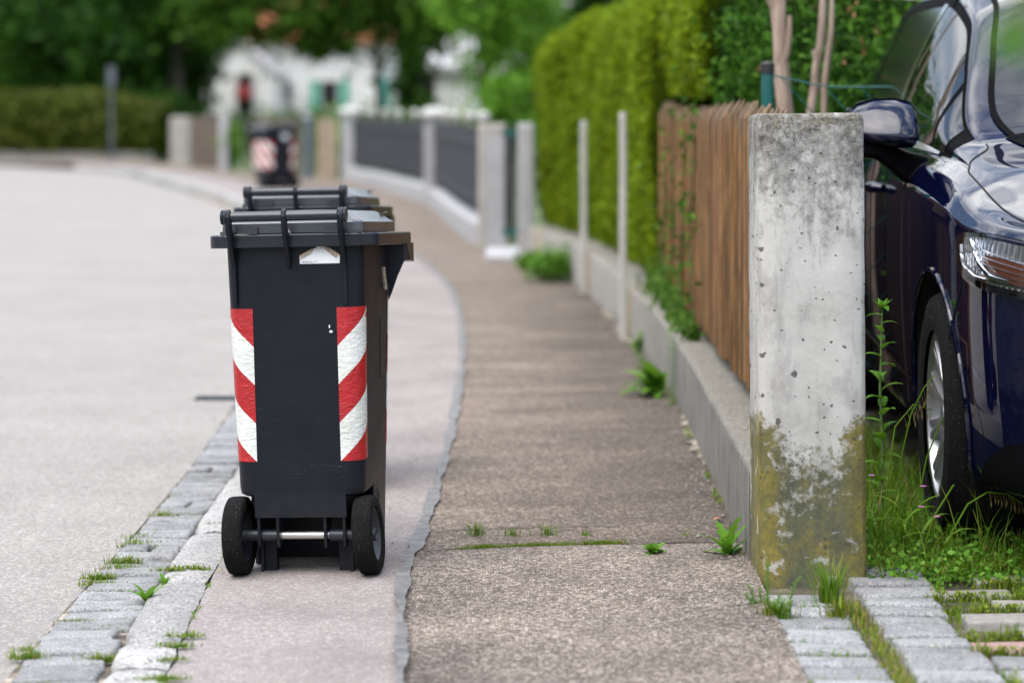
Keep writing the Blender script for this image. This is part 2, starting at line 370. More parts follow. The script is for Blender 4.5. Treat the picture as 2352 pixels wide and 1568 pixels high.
M['ink'] = simple('ink', (.02,.02,.025), .6)
M['redink'] = simple('red_ink', (.45,.02,.03), .5)

# car
t = NT('car_paint'); p = t.obj()
M['paint'] = t.fin(t.mix(t.noise(p, 400, 2), (.0009,.0016,.011), (.0014,.0024,.0155)), .5, None, Metallic=.0, **{'Coat Weight': 1.0, 'Coat Roughness': .012, 'Specular IOR Level': .0})
M['glass_dark'] = NT('car_glass').fin((.003,.004,.0045), .012, None, **{'Specular IOR Level': .5, 'IOR': 1.5})
M['glass_tint'] = NT('tinted_glass').fin((.003,.004,.0045), .16, None, **{'Specular IOR Level': .16, 'IOR': 1.5})
M['chrome'] = NT('chrome').fin((.72,.73,.75), .12, None, Metallic=1.0)
M['trim'] = NT('black_trim').fin((.0025,.0025,.003), .7, None, **{'Specular IOR Level': .03})
M['gap'] = NT('dark_gap').fin((.002,.002,.002), .8)
M['alloy'] = simple('alloy', (.42,.42,.43), .32, .85, .08, 20)
M['amber'] = NT('amber_lens')  .fin((.17,.05,.015), .15, None, **{'Coat Weight': .5})
t = NT('reflector'); p = t.obj(); w = t.n('TexWave', {'Vector': p, 'Scale': 16., 'Distortion': 2.5}, bands_direction='Y').outputs[1]
M['reflector'] = t.fin(t.ramp(w, [(.2,(.45,.46,.48)),(.8,(.75,.76,.78))]), .12, t.bump(w, .25, .008), Metallic=.9)
t = NT('clear_lens')
t.set(t.b, 'Roughness', .02); gl = t.n('BsdfGlossy', {0: (1,1,1), 'Roughness': .02}); tr = t.n('BsdfTransparent', {0: (.93,.94,.95)})
mx = t.n('MixShader', {0: t.n('Fresnel', {0: 1.45}).outputs[0], 1: tr.outputs[0], 2: gl.outputs[0]}); t.t.links.new(mx.outputs[0], t.out.inputs[0])
M['lens'] = t.m

# plants
M['hedge'] = leafmat('hedge_leaf', (.048,.092,.002), (.118,.182,.003), (.205,.275,.009), .3)
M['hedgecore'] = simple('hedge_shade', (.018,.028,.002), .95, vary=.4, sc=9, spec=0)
M['thuja'] = leafmat('thuja_leaf', (.008,.034,.003), (.028,.088,.006), (.070,.160,.012), .25)
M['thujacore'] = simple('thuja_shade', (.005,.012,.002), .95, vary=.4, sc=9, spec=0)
M['thujabrown'] = simple('dry_thuja', (.20,.10,.035), .8)
M['tree_dark'] = leafmat('tree_leaf_dark', (.006,.025,.003), (.016,.052,.006), (.042,.10,.011), .35)
M['tree_mid'] = leafmat('tree_leaf_mid', (.018,.058,.006), (.050,.115,.012), (.10,.18,.025), .4)
M['tree_bright'] = leafmat('tree_leaf_bright', (.035,.10,.010), (.085,.20,.018), (.15,.28,.035), .4)
M['weed'] = leafmat('weed_leaf', (.05,.13,.015), (.085,.20,.02), (.14,.27,.04), .35)
M['grass'] = leafmat('grass_blade', (.045,.12,.008), (.095,.20,.014), (.18,.26,.04), .3)
M['drygrass'] = leafmat('dry_grass', (.20,.17,.06), (.28,.22,.08), (.33,.27,.11), .3)
M['moss'] = leafmat('moss_leaf', (.07,.12,.012), (.13,.19,.02), (.20,.23,.03), .25)
M['farhedge'] = leafmat('far_hedge_leaf', (.035,.045,.010), (.065,.085,.014), (.11,.13,.02), .25)
M['stem'] = simple('green_stem', (.10,.17,.04), .6)
M['pink'] = simple('pink_petal', (.55,.16,.42), .6)
M['dryleaf'] = simple('dry_leaf', (.30,.13,.06), .8)
M['housewall'] = simple('house_wall', (.62,.61,.59), .9, vary=.05, sc=2)
M['roofred'] = simple('red_tiles', (.42,.13,.07), .85, vary=.25, sc=5)
M['windowglass'] = NT('window_glass').fin((.02,.022,.026), .08)
M['shutter'] = simple('green_shutter', (.06,.30,.20), .6)
M['teal'] = simple('teal_cloth', (.012,.22,.17), .8)
M['redcloth'] = simple('red_cloth', (.22,.025,.025), .8)
# ---------------------------------------------------------------- wheelie bins
ZB, ZT = .205, .856
def bw(z): return .160 + (.182-.160)*(z-.0)/.856          # half width
def byb(z): return -.205 - .010*(z/.856)                   # back face
def byf(z): return .150 + .070*(z/.856)                    # front face
def brad(z): return .044
def body_ring(z, n=9, grow=0.0):
    w, y0, y1, r = bw(z)+grow, byb(z)-grow, byf(z)+grow, brad(z)+grow
    P = []
    for cx, cy, a0 in ((w-r, y0+r, -PI/2), (w-r, y1-r, 0), (-w+r, y1-r, PI/2), (-w+r, y0+r, PI)):
        for k in range(n): a = a0 + PI/2*k/(n-1); P.append((cx+r*math.cos(a), cy+r*math.sin(a), z))
    return P
def body_pt(side, s, z, off=0.0, front=False):
    """point on the skin: s metres round from the middle of the back (or front) face towards that side"""
    w, y0, y1, r = bw(z), byb(z), byf(z), brad(z)
    fl = w-r
    if s < fl: x, y, nx, ny = s, 0, 0, -1
    elif s < fl + r*PI/2:
        a = (s-fl)/r; x, y = fl + r*math.sin(a), r - r*math.cos(a); nx, ny = math.sin(a), -math.cos(a)
    else: x, y, nx, ny = w, r + (s-fl-r*PI/2), 1, 0
    x += nx*off; y += ny*off
    return (side*x, (y1 - y) if front else (y0 + y), z)

def plan(wb, wf, yb, yf, rb, rf, n=7):
    P = []
    for cx, cy, r, a0 in ((wb-rb, yb+rb, rb, -PI/2), (wf-rf, yf-rf, rf, 0), (-wf+rf, yf-rf, rf, PI/2), (-wb+rb, yb+rb, rb, PI)):
        for k in range(n): a = a0+PI/2*k/(n-1); P.append((cx+r*math.cos(a), cy+r*math.sin(a)))
    return P
def inset(poly, d):
    n = len(poly); out = []
    for i in range(n):
        a, b = Vector(poly[i-1]), Vector(poly[(i+1) % n]); t = (b-a).normalized(); out.append((poly[i][0]-t.y*d, poly[i][1]+t.x*d))
    return out

SH = .05
def make_bin():
    root = empty('wheelie_bin')
    # body: tapered shell, T-shaped lower back, front foot down to the ground
    b = MB(); zs = [ZB, ZB+.006, ZB+.02, .3, .45, .6, .75, ZT]
    rings = [[(x*.93, y*.95, z) for x, y, z in body_ring(ZB)], [(x*.985, y*.99, z) for x, y, z in body_ring(ZB+.006)]] + [body_ring(z) for z in zs[2:]]
    b.loft(rings)
    def low(x0, x1, ya, yb_, za, zb_):
        r = [[(x0, ya(za), za), (x1, ya(za), za), (x1, yb_(za), za), (x0, yb_(za), za)], [(x0, ya(zb_), zb_), (x1, ya(zb_), zb_), (x1, yb_(zb_), zb_), (x0, yb_(zb_), zb_)]]
        b.loft(r)
    low(-.120, .120, lambda z: byb(z)-.0003, lambda z: .10, .152, .222)
    foot = []
    for z in (0.004, .02, .12, ZB+.03):
        w = bw(z)-.001; y1 = byf(z)-.001; r = .04; P = []
        P += [(w, -.055 if z > .1 else -.045, z)]
        for cx, cy, a0 in ((w-r, y1-r, 0), (-w+r, y1-r, PI/2)):
            for k in range(7): a = a0+PI/2*k/6; P.append((cx+r*math.cos(a), cy+r*math.sin(a), z))
        P += [(-w, -.055 if z > .1 else -.045, z), (-w+.012, -.05, z), (-w+.012, .06, z), (w-.012, .06, z), (w-.012, -.05, z)]
        foot.append(P)
    b.loft(foot)
    for x in (-.112, -.062, .062, .112):                     # hanging axle brackets
        b.prism([(-.203, .156), (-.203, .10), (-.196, .075), (-.183, .070), (-.150, .095), (-.12, .156)], x-.0035, x+.0035, lambda a, c, h: (h, a, c))
    for sx in (-1, 1):                                       # two feet behind the axle
        b.box((sx*.10, -.115, .045), (.034, .03, .088)); b.box((sx*.118, -.10, .05), (.008, .09, .10))
    # moulded circles and panel outline on the side
    for sx in (-1, 1):
        for (cy, cz, rr) in ((.06, .755, .032), (-.02, .165, .034)):
            w = bw(cz)
            b.tube([(sx*(w+.0002), cy+rr*math.cos(a), cz+rr*math.sin(a)) for a in np.linspace(0, 2*PI, 25)], .0011, 5)
        pts = [(.04, .64), (.04, .49), (.047, .482), (.15, .482)]
        b.tube([(sx*(bw(z)+.0002), y, z) for y, z in pts], .0011, 5)
    b.build('body', M['bin'], root, angle=40)
    # rim with the deep front lip and its gussets
    o = plan(.223, .228, -.236, .290, .055, .022)
    r = MB()
    r.loft([[(x, y, .850) for x, y in inset(o, .03)], [(x, y, .850) for x, y in inset(o, .002)], [(x, y, .853) for x, y in o], [(x, y, .880) for x, y in o], [(x, y, .8835) for x, y in inset(o, .0025)], [(x, y, .884) for x, y in inset(o, .035)]])
    lip = [(.225, .853), (.292, .812), (.292, .853)]
    lip = [(.185, .8485), (.236, .806), (.2905, .8015), (.2912, .8535), (.185, .8535)]
    r.prism(lip, -.2312, .2312, lambda a, c, h: (h, a, c))
    for sx in (-1, 1):
        r.prism([(.20, .849), (.262, .806), (.245, .775), (.2195, .735), (.205, .70), (.195, .70)], sx*.172, sx*.162, lambda a, c, h: (h, a, c))
        r.prism([(.20, .849), (.255, .806), (.2195, .72), (.195, .70)], sx*.06, sx*.05, lambda a, c, h: (h, a, c))
    for sx in (-1, 1): r.prism([(.178, .852), (.2255, .852), (.2255, .806), (.222, .800), (.205, .765), (.188, .72), (.179, .70)], .168, .176, lambda a, c, h, sx=sx: (sx*a, h, c))
    r.v = [(x, y, z-SH*(y+.236)) for x, y, z in r.v]
    r.build('rim', M['binsheen'], root, angle=30)
    # lid
    l = MB(); lo = plan(.188, .192, -.226, .262, .03, .03)
    def lr(d, z): return [(x, y, z - SH*(y+.226)) for x, y in plan(.188-d, .190-d, -.226+d, .262-d, max(.03-d*.4, .018), max(.03-d*.4, .018))]
    l.loft([lr(.006, .885), lr(0, .886), lr(.002, .911), lr(.006, .9155), lr(.012, .918), lr(.040, .938), lr(.045, .9405), lr(.052, .942), lr(.12, .9445), lr(.17, .9455)])
    for sx in (-1, 1):
        l.loft([[(sx*(.150+a), .185+b_, .906+c) for a, b_, c in q] for q in (((0,0,0),(.006,0,0),(.006,.05,0),(0,.05,0)), ((.004,0,.008),(.010,0,.008),(.010,.052,.008),(.004,.052,.008)), ((.018,.0,.012),(.020,.0,.009),(.020,.054,.009),(.018,.054,.012)))])
        l.box((sx*.115, -.229, .894), (.055, .012, .018)); l.box((sx*.165, -.225, .888), (.04, .02, .008))
    lo_ = l.build('lid', M['binlid'], root, angle=28)
    # handle bar with its three arms
    h = MB(); hy, hz = -.264, .931
    h.tube([(-.170, hy, hz), (.150, hy, hz)], .0130, 20)
    for x in (-.170, -.162, .142, .150): h.lathe([(0, -.003), (.0185, -.003), (.0200, 0), (.0185, .003), (0, .003)], (x, hy, hz), 'X', 20)
    h.box((-.01, hy-.0118, hz), (.28, .002, .003))
    ho = h.build('handle', M['binsheen'], root, angle=35)
    arm = [(hy, .9505), (hy-.013, .945), (hy-.018, .931), (hy-.0145, .905), (hy-.004, .872), (hy+.012, .845), (hy+.026, .825)]
    inn = [(-.2125, .862), (-.236, .886), (hy+.016, .902), (hy+.0155, .925), (hy+.013, .940)]
    for x, tip in ((-.154, [(-.2245, .80), (-.2195, .70), (-.2125, .70)]), (-.009, [(-.2255, .805), (-.2150, .792), (-.2125, .80)]), (.136, [(-.2245, .80), (-.2195, .70), (-.2125, .70)])):
        a = MB(); a.prism(arm + tip + inn, x-.0048, x+.0048, lambda p, q, k: (k, p, q))
        for sg in (-1, 1): a.prism([(hy+.004, .949), (hy-.012, .945), (hy-.0165, .931), (hy-.013, .905), (hy-.003, .874), (hy+.006, .876), (hy-.006, .905), (hy-.008, .93)], x+sg*.0048, x+sg*.0062, lambda p, q, k: (k, p, q))
        a.build('handle_arm', M['bin'], ho, angle=25, bevel=.0012)
    # wheels on a zinc axle
    ax = MB(); ax.tube([(-.155, -.176, .102), (.155, -.176, .102)], .0105, 20, 0)
    ax.build('axle', M['zinc'], root)
    for sx in (-1, 1):
        sl = MB(); sl.tube([(sx*.070, -.176, .102), (sx*.160, -.176, .102)], .0148, 20); sl.build('axle_sleeve', M['wheelhub'], root)
    for sx, tilt in ((-1, 1.5), (1, 4.5)):
        w = MB()
        prof = [(.066,-.018),(.070,-.024),(.092,-.0255),(.0985,-.022),(.1005,-.014),(.101,0),(.1005,.014),(.0985,.022),(.092,.0255),(.086,.0245),(.085,.0255),(.079,.0245),(.078,.0255),(.070,.024),(.066,.018)]
        w.lathe(prof, axis='X', n=48)
        wo = w.build('wheel', M['rubber'], root, angle=60)
        wo.location = (sx*.170, -.176, .1015); wo.rotation_euler = (0, R(-tilt), 0)
        hb = MB()
        hb.lathe([(.0, .010), (.012, .022), (.016, .020), (.018, .004), (.050, .000), (.060, .014), (.064, .0195), (.067, .0195), (.068, .015)], axis='X', n=40)
        hb.lathe([(.068, -.015), (.067, -.0195), (.062, -.019), (.058, -.002), (.020, -.006), (.017, -.030), (.0, -.03)], axis='X', n=40)
        for k in range(8):
            a = k*PI/4; hb.loft([[(-.012+dx, (q)*math.cos(a)-dt*math.sin(a), q*math.sin(a)+dt*math.cos(a)) for dx, dt in ((-.010,-.002),(-.010,.002),(.006,.002),(.006,-.002))] for q in (.018, .060)])
        hub = hb.build('rim', M['wheelhub'], wo, angle=40)
    # warning tape round the four corners
    for front in (False, True):
        for side in (-1, 1):
            t_ = MB(); uv = []; P = []
            ss = np.linspace(.110, .208, 22); zz = np.linspace(.297, .692, 30)
            for i, s in enumerate(ss):
                row = []
                for z in zz:
                    row.append(body_pt(side, s, z, .0009 + (.0004 if 0 < i < 21 else 0), front)); uv.append((-(s-.110)*1.0, z-.297))
                P.append(row)
            t_.grid(P); tp = t_.build('warning_sticker', M['tape'], root, uv=uv, angle=80)
            if not front or side == 1:
                vs, fs = text_pts('OTTO Entsorgungstechnik GmbH', .0085)
                k = MB(); f_ = front
                if side == 1 and not front: k.add([body_pt(1, .196 + y, .655 - x, .0019) for x, y in vs], fs)
                elif side == -1: k.add([body_pt(-1, .202 - y, .655 - x, .0019) for x, y in vs], fs)
                else: k.add([body_pt(1, .196 + y, .53 + x, .0019, True) for x, y in vs], fs)
                s0, z0 = (.199, .668) if not (front) else (.199, .52)
                k.add([body_pt(side, s0+a, z0+c, .0018, front) for a, c in ((0, -.010), (.0065, 0), (0, .010), (-.0065, 0))], [(0, 1, 2, 3)])
                k.build('lettering', M['redink'], tp, smooth=False)
    return root
bin1 = make_bin()
def pz(x): return .026*(x+.54)
# torn address label (front bin only)
def on_back(x, z, off=.0012): return (x, byb(z)-off, z)
bin2 = copy_tree(bin1); bin3 = copy_tree(bin1)
lab = MB()
out = [(.018, .805), (.122, .805), (.123, .824), (.121, .828), (.108, .838), (.096, .845), (.082, .8485), (.068, .8495), (.056, .845), (.040, .836), (.024, .828), (.018, .827)]
lab.add([on_back(x, z) for x, z in out], [tuple(range(len(out)))]); lo_ = lab.build('address_label', M['paper'], bin1, smooth=False)
for tri in ([(.019,.828),(.022,.8195),(.030,.8225),(.046,.8315),(.060,.8455),(.050,.843),(.036,.836)], [(.122,.8285),(.115,.8225),(.111,.820),(.098,.831),(.084,.842),(.078,.8465),(.092,.8455),(.108,.8385)]):
    n = len(tri); pe = MB(); pe.add([on_back(x, z, .0022+.002*(i % 2)) for i, (x, z) in enumerate(tri)], [tuple(range(n))]); pe.build('peeled_flap', M['paperback'], lo_, smooth=False)
tx = MB(); tx2 = MB()
vs, fs = text_pts('Mühlstraße 17 c', .0062); tx.add([on_back(.024+x, .8075+y, .0018) for x, y in vs], fs)
vs, fs = text_pts('Nr.:  20720', .0050); tx2.add([on_back(.059+x, .8435+y, .0018) for x, y in vs], fs)
tx.build('lettering', M['ink'], lo_, smooth=False); tx2.build('lettering', M['ink'], lo_, smooth=False)
pass                                                        # white scraps of old labels and one curled scrap on the side
for cx, cz, w, h in ((.0905, .643, .0035, .008), (.0945, .630, .009, .006)):
    sc = MB(); sc.add([on_back(cx+w*a, cz+h*b, .0012) for a, b in ((-.5,-.4),(.1,-.6),(.5,-.1),(.3,.4),(-.2,.6),(-.5,.2))], [tuple(range(6))]); sc.build('label_scrap', M['paper'], bin1, smooth=False)
cu = MB(); z0 = .735
cu.grid([[(bw(.74)+.003+.006*math.sin(a)+.002*math.sin(9*zz), .075+.02*zz/.06+.007*math.cos(a), z0+.04-zz) for zz in np.linspace(0, .062, 7)] for a in np.linspace(-1.2, 4.2, 12)])
cu.build('curled_scrap', M['paperback'], bin1)
bd = MB(); bd.lathe([(.0, .0), (.004, .0004), (.0035, .0012), (0, .0018)], (0,0,0), 'Z', 9)
bird = MB(); bird.add([(x, -.2335, z) for x, z in ((-.014,.887),(-.003,.8865),(.001,.8875),(-.003,.891),(-.005,.897),(-.0075,.892),(-.012,.892))], [tuple(range(7))]); bird.build('white_spot', M['paper'], bin1, smooth=False)
bin1.location = (-.515, 6.434, 0); bin1.rotation_euler = (0, R(-1.6), R(-7))
tag(bin1, 'front dark wheelie bin with torn address label and warning stickers, beside the granite kerb', 'wheelie bin', 'dark wheelie bins on the pavement')
bin2.location = (-.630, 7.845, .012); bin2.rotation_euler = (0, R(-1.2), R(-4.5))
tag(bin2, 'dark wheelie bin mostly hidden directly behind the front bin, only its lid and handle showing', 'wheelie bin', 'dark wheelie bins on the pavement')
for ch in list(bin3.children):
    if ch.name.startswith('warning_sticker') and not (ch.data.vertices[0].co.x > 0 and ch.data.vertices[0].co.y < 0):
        for c2 in list(ch.children): bpy.data.objects.remove(c2)
        bpy.data.objects.remove(ch)
def big_sticker():
    t_ = MB(); uv = []; P = []
    for i, s in enumerate(np.linspace(.10, .55, 60)):
        row = []
        for z in np.linspace(.297, .692, 20): row.append(body_pt(-1, s, z, .0012)); uv.append((-(s-.1), z-.297))
        P.append(row)
    t_.grid(P); t_.build('warning_sticker', M['tape'], bin3, uv=uv, angle=80)
big_sticker()
dl = MB(); dl.lathe([(0, 0), (.045, 0)], (.02, 0, 0), 'Y', 24); o_ = dl.build('round_label', M['paper'], bin3, smooth=False); o_.location = (.02, byb(.76)-.0015, .765)
bin3.scale = (1.32, 1.25, 1.0)
bin3.location = (xat(630, 35.4), 35.4, .0); bin3.rotation_euler = (0, 0, R(30))
tag(bin3, 'small blurred dark wheelie bin far down the pavement, turned with a corner forward', 'wheelie bin', 'dark wheelie bins on the pavement')
# ---------------------------------------------------------------- the dark blue car: a lofted skin with patches laid on it
YS = [-.96,-.92,-.86,-.78,-.65,-.50,-.35,-.10,.30,.45,.70,1.0,1.45,2.3,3.0,3.5,3.78,3.84]
W  = [.20,.42,.57,.69,.795,.865,.900,.925,.938,.940,.942,.942,.942,.942,.930,.880,.74,.60]      # widest half width
CR = [.66,.72,.765,.80,.83,.845,.858,.896,.925,.932,.940,.948,.955,.970,1.00,1.02,1.0,.95]      # crease height
BX = [.14,.34,.48,.585,.685,.755,.790,.818,.828,.838,.855,.869,.879,.872,.845,.79,.64,.5]        # belt / bonnet edge
BZ = [.69,.755,.80,.832,.857,.874,.900,.960,1.012,1.020,1.030,1.038,1.048,1.070,1.09,1.10,1.06,1.0]
GX = [.10,.25,.36,.45,.53,.60,.64,.68,.768,.777,.742,.698,.696,.698,.68,.65,.53,.42]              # top of the side glass
GZ = [.70,.77,.82,.853,.886,.908,.935,.995,1.05,1.10,1.255,1.405,1.485,1.495,1.46,1.38,1.16,1.04]
RX = [.08,.19,.28,.35,.42,.48,.52,.56,.69,.733,.693,.638,.626,.628,.61,.58,.47,.37]              # roof rail
RZ = [.705,.775,.83,.866,.90,.925,.955,1.01,1.065,1.135,1.305,1.470,1.560,1.570,1.54,1.45,1.19,1.06]
CZ = [.71,.78,.84,.876,.915,.943,.975,1.035,1.12,1.215,1.39,1.56,1.66,1.67,1.63,1.52,1.22,1.07]  # centre line
import functools
@functools.lru_cache(None)
def keys(y):
    g = lambda T: float(pchip(YS, T, y))
    w, cr = g(W), g(CR); bx, bz, gx, gz, rx, rz, cz = g(BX), g(BZ), g(GX), g(GZ), g(RX), g(RZ), g(CZ)
    X = [w*.80, w*.955, w*.985, w, w*.997, w-.012, (w-.012+bx)/2+.012, bx, (bx+gx)/2+.018, gx, rx, rx*.60, 0]
    Z = [.19, .215, .36, .60, cr-.075, cr, (cr+bz)/2+.010, bz, (bz+gz)/2, gz, rz, rz+(cz-rz)*.72, cz]
    return np.array(X), np.array(Z)
NK = 13
def S(y, j, K=None):
    X, Z = K if K is not None else keys(float(y))
    k = min(int(j), NK-2); t = j-k
    def cm(A):
        p0 = A[k-1] if k > 0 else 2*A[0]-A[1]; p3 = A[k+2] if k+2 < NK else (A[k] if A is Z else -A[k])
        p1, p2 = A[k], A[k+1]; m1, m2 = (p2-p0)/2, (p3-p1)/2
        if k == 5: m1 = (p2-p1)
        if k == 4: m2 = (p2-p1)
        return (2*t**3-3*t**2+1)*p1+(t**3-2*t**2+t)*m1+(-2*t**3+3*t**2)*p2+(t**3-t**2)*m2
    return cm(X), cm(Z)
@functools.lru_cache(None)
def jz(y, z, lo=1.0, hi=11.5, K=None):
    K = K or keys(float(y))
    for _ in range(18):
        m = (lo+hi)/2
        if S(y, m, K)[1] < z: lo = m
        else: hi = m
    return (lo+hi)/2
def skin(y, j, off=0.0):
    x, z = S(y, j)
    if not off: return Vector((-x, y, z))
    e = .012
    xa, za = S(y+e, j); xb, zb = S(y-e, j); xc, zc = S(y, min(j+.06, 12)); xd, zd = S(y, j-.06)
    ty = Vector((-(xa-xb), 2*e, za-zb)); tj = Vector((-(xc-xd), 0, zc-zd))
    n = ty.cross(tj).normalized()
    if n.x > 0.2 or (abs(n.x) <= .2 and n.z < 0): n = -n
    return Vector((-x, y, z)) + n*off
def patch(mb, ys, zb, zt, n, off, mi=0):
    P = []
    for y in ys:
        a, b_ = zb(y), zt(y); P.append([skin(y, jz(y, a+(b_-a)*k/n), off) for k in range(n+1)])
    return mb.grid(P, mi)
def jpatch(mb, ys, jb, jt, n, off, mi=0):
    return mb.grid([[skin(y, jb(y)+(jt(y)-jb(y))*k/n, off) for k in range(n+1)] for y in ys], mi)
def line_pts(pts, off, n=14):
    out = []
    for (y0, z0), (y1, z1) in zip(pts[:-1], pts[1:]):
        for k in range(n): t = k/n; y = y0+(y1-y0)*t; out.append(skin(y, jz(y, z0+(z1-z0)*t), off))
    y, z = pts[-1]; out.append(skin(y, jz(y, z), off)); return out

car = empty('parked_car')
WR = .333
# body
ysd = np.unique(np.concatenate([np.linspace(-.96, 1.2, 110), np.linspace(1.2, 3.84, 60)]))
js = np.concatenate([np.linspace(0, 4, 33)[:-1], np.linspace(4, 12, 65)])
half = []
for y in ysd:
    K = keys(y); half.append([(-S(y, j, K)[0], y, S(y, j, K)[1]) for j in js])
b = MB(); rings = []
for r in half:
    rr = r + [(-x, y, z) for x, y, z in reversed(r[:-1])]
    rings.append(rr)
b.loft(rings)
body = b.build('body', [M['paint'], M['gap']], car, angle=50)
cut = MB()
for y in (0, 2.85):
    for sx in (-1, 1): cut.lathe([(0, -.40), (.372, -.40), (.372, .0), (0, .0)], (sx*.98 + (.40 if sx < 0 else 0), y, .350), 'X', 64)
cutter = cut.build('cutter', [M['gap'], M['gap']], smooth=False)
md = body.modifiers.new('arch', 'BOOLEAN'); md.operation = 'DIFFERENCE'; md.object = cutter; md.solver = 'EXACT'
dg = bpy.context.evaluated_depsgraph_get(); me2 = bpy.data.meshes.new_from_object(body.evaluated_get(dg))
body.modifiers.clear(); body.data = me2; bpy.data.objects.remove(cutter)
if len(me2.materials) < 2: me2.materials.append(M['gap'])
for p in me2.polygons:
    c = p.center; inside = any(abs(math.hypot(c.y-y, c.z-.350)-.372) < .012 and abs(p.normal.y*(c.y-y)+p.normal.z*(c.z-.35)) > .2 for y in (0, 2.85)) and abs(c.x) < .93
    flat = abs(p.normal.x) > .95 and abs(c.x) < .60 and c.z < .75
    p.material_index = 1 if (inside or flat) else 0
# arch lip
def skin_at(y, z, off=0.0): return skin(y, jz(y, z), off)
for yc in (0, 2.85):
    for sx in (1, -1):
        pts = []; lip = MB()
        for a in np.linspace(-.35, PI+.35, 50):
            p = skin_at(yc+.374*math.cos(a), .350+.374*math.sin(a), .001); pts.append((p.x*sx, p.y, p.z))
        lip.tube(pts, .008, 8); lip.build('arch_lip', M['paint'], car)
# glass, pillars, chrome
ya = lambda a, c, n=24: np.linspace(a, c, n)
beltz = lambda y: float(pchip(YS, BZ, y)); gz_ = lambda y: float(pchip(YS, GZ, y))
def both(name, mat, fn, parent=car, **kw):
    """a patch on the visible side and its mirror image"""
    r = []
    for sx in (1, -1):
        m_ = MB(); fn(m_)
        if sx < 0: m_.v = [(-x, y, z) for x, y, z in m_.v]
        r.append(m_.build(name, mat, parent, **kw))
    return r
both('trim_band', M['trim'], lambda m_: jpatch(m_, ya(.36, 3.35, 60), lambda y: 7.02, lambda y: 9.35, 14, .0015))
both('side_window', M['glass_dark'], lambda m_: jpatch(m_, ya(.66, 1.40), lambda y: 7.22, lambda y: 9.05, 14, .004))
both('quarter_window', M['glass_dark'], lambda m_: jpatch(m_, ya(.44, .625, 12), lambda y: 7.22, lambda y: 9.0, 10, .004))
both('side_window', M['glass_tint'], lambda m_: jpatch(m_, ya(1.50, 2.42), lambda y: 7.22, lambda y: 9.05, 14, .004))
both('quarter_window', M['glass_tint'], lambda m_: jpatch(m_, ya(2.50, 3.25), lambda y: 7.22, lambda y: 9.0, 14, .004))
both('window_strip', M['chrome'], lambda m_: jpatch(m_, ya(.50, 3.3, 40), lambda y: 7.0, lambda y: 7.2, 3, .006))
both('window_strip', M['chrome'], lambda m_: jpatch(m_, ya(1.405, 1.490, 3), lambda y: 7.2, lambda y: 9.1, 14, .006))
both('roof_trim', M['trim'], lambda m_: jpatch(m_, ya(1.30, 3.3, 40), lambda y: 9.08, lambda y: 9.50, 4, .005))
ws = MB(); yw = ya(.33, 1.16, 30)
Pw = []
for y in yw:
    js_ = np.linspace(10.22, 12, 16); row = [skin(y, j, .004) for j in js_]; Pw.append(row + [Vector((-p.x, p.y, p.z)) for p in reversed(row[:-1])])
ws.grid(Pw); ws.build('windscreen', M['glass_dark'], car, angle=60)
both('windscreen_seal', M['trim'], lambda m_: jpatch(m_, ya(.30, 1.16, 30), lambda y: 10.15, lambda y: 10.235, 3, .0055))
both('windscreen_seal', M['trim'], lambda m_: jpatch(m_, ya(.17, .33, 6), lambda y: 10.1, lambda y: 12, 10, .004))
# panel gaps
bon = [skin(y, 7.0 if y < .05 else 7.0+2.6*sstep(.05, .30, y), .0006) for y in ya(-.62, .30, 40)]
lines = [bon, line_pts([(.56, .30), (.58, .60), (.60, .93), (.50, 1.0)], .0006), line_pts([(1.46, .28), (1.47, .9), (1.46, 1.04)], .0006), line_pts([(2.46, .60), (2.5, 1.05)], .0006), line_pts([(-.36, .72), (-.32, .66), (-.24, .57), (-.205, .53)], .0006)]
for L in lines:
    for sg in (1, -1): gp = MB(); gp.tube([(sg*p[0], p[1], p[2]) for p in L], .0026, 6); gp.build('panel_gap', M['gap'], car)
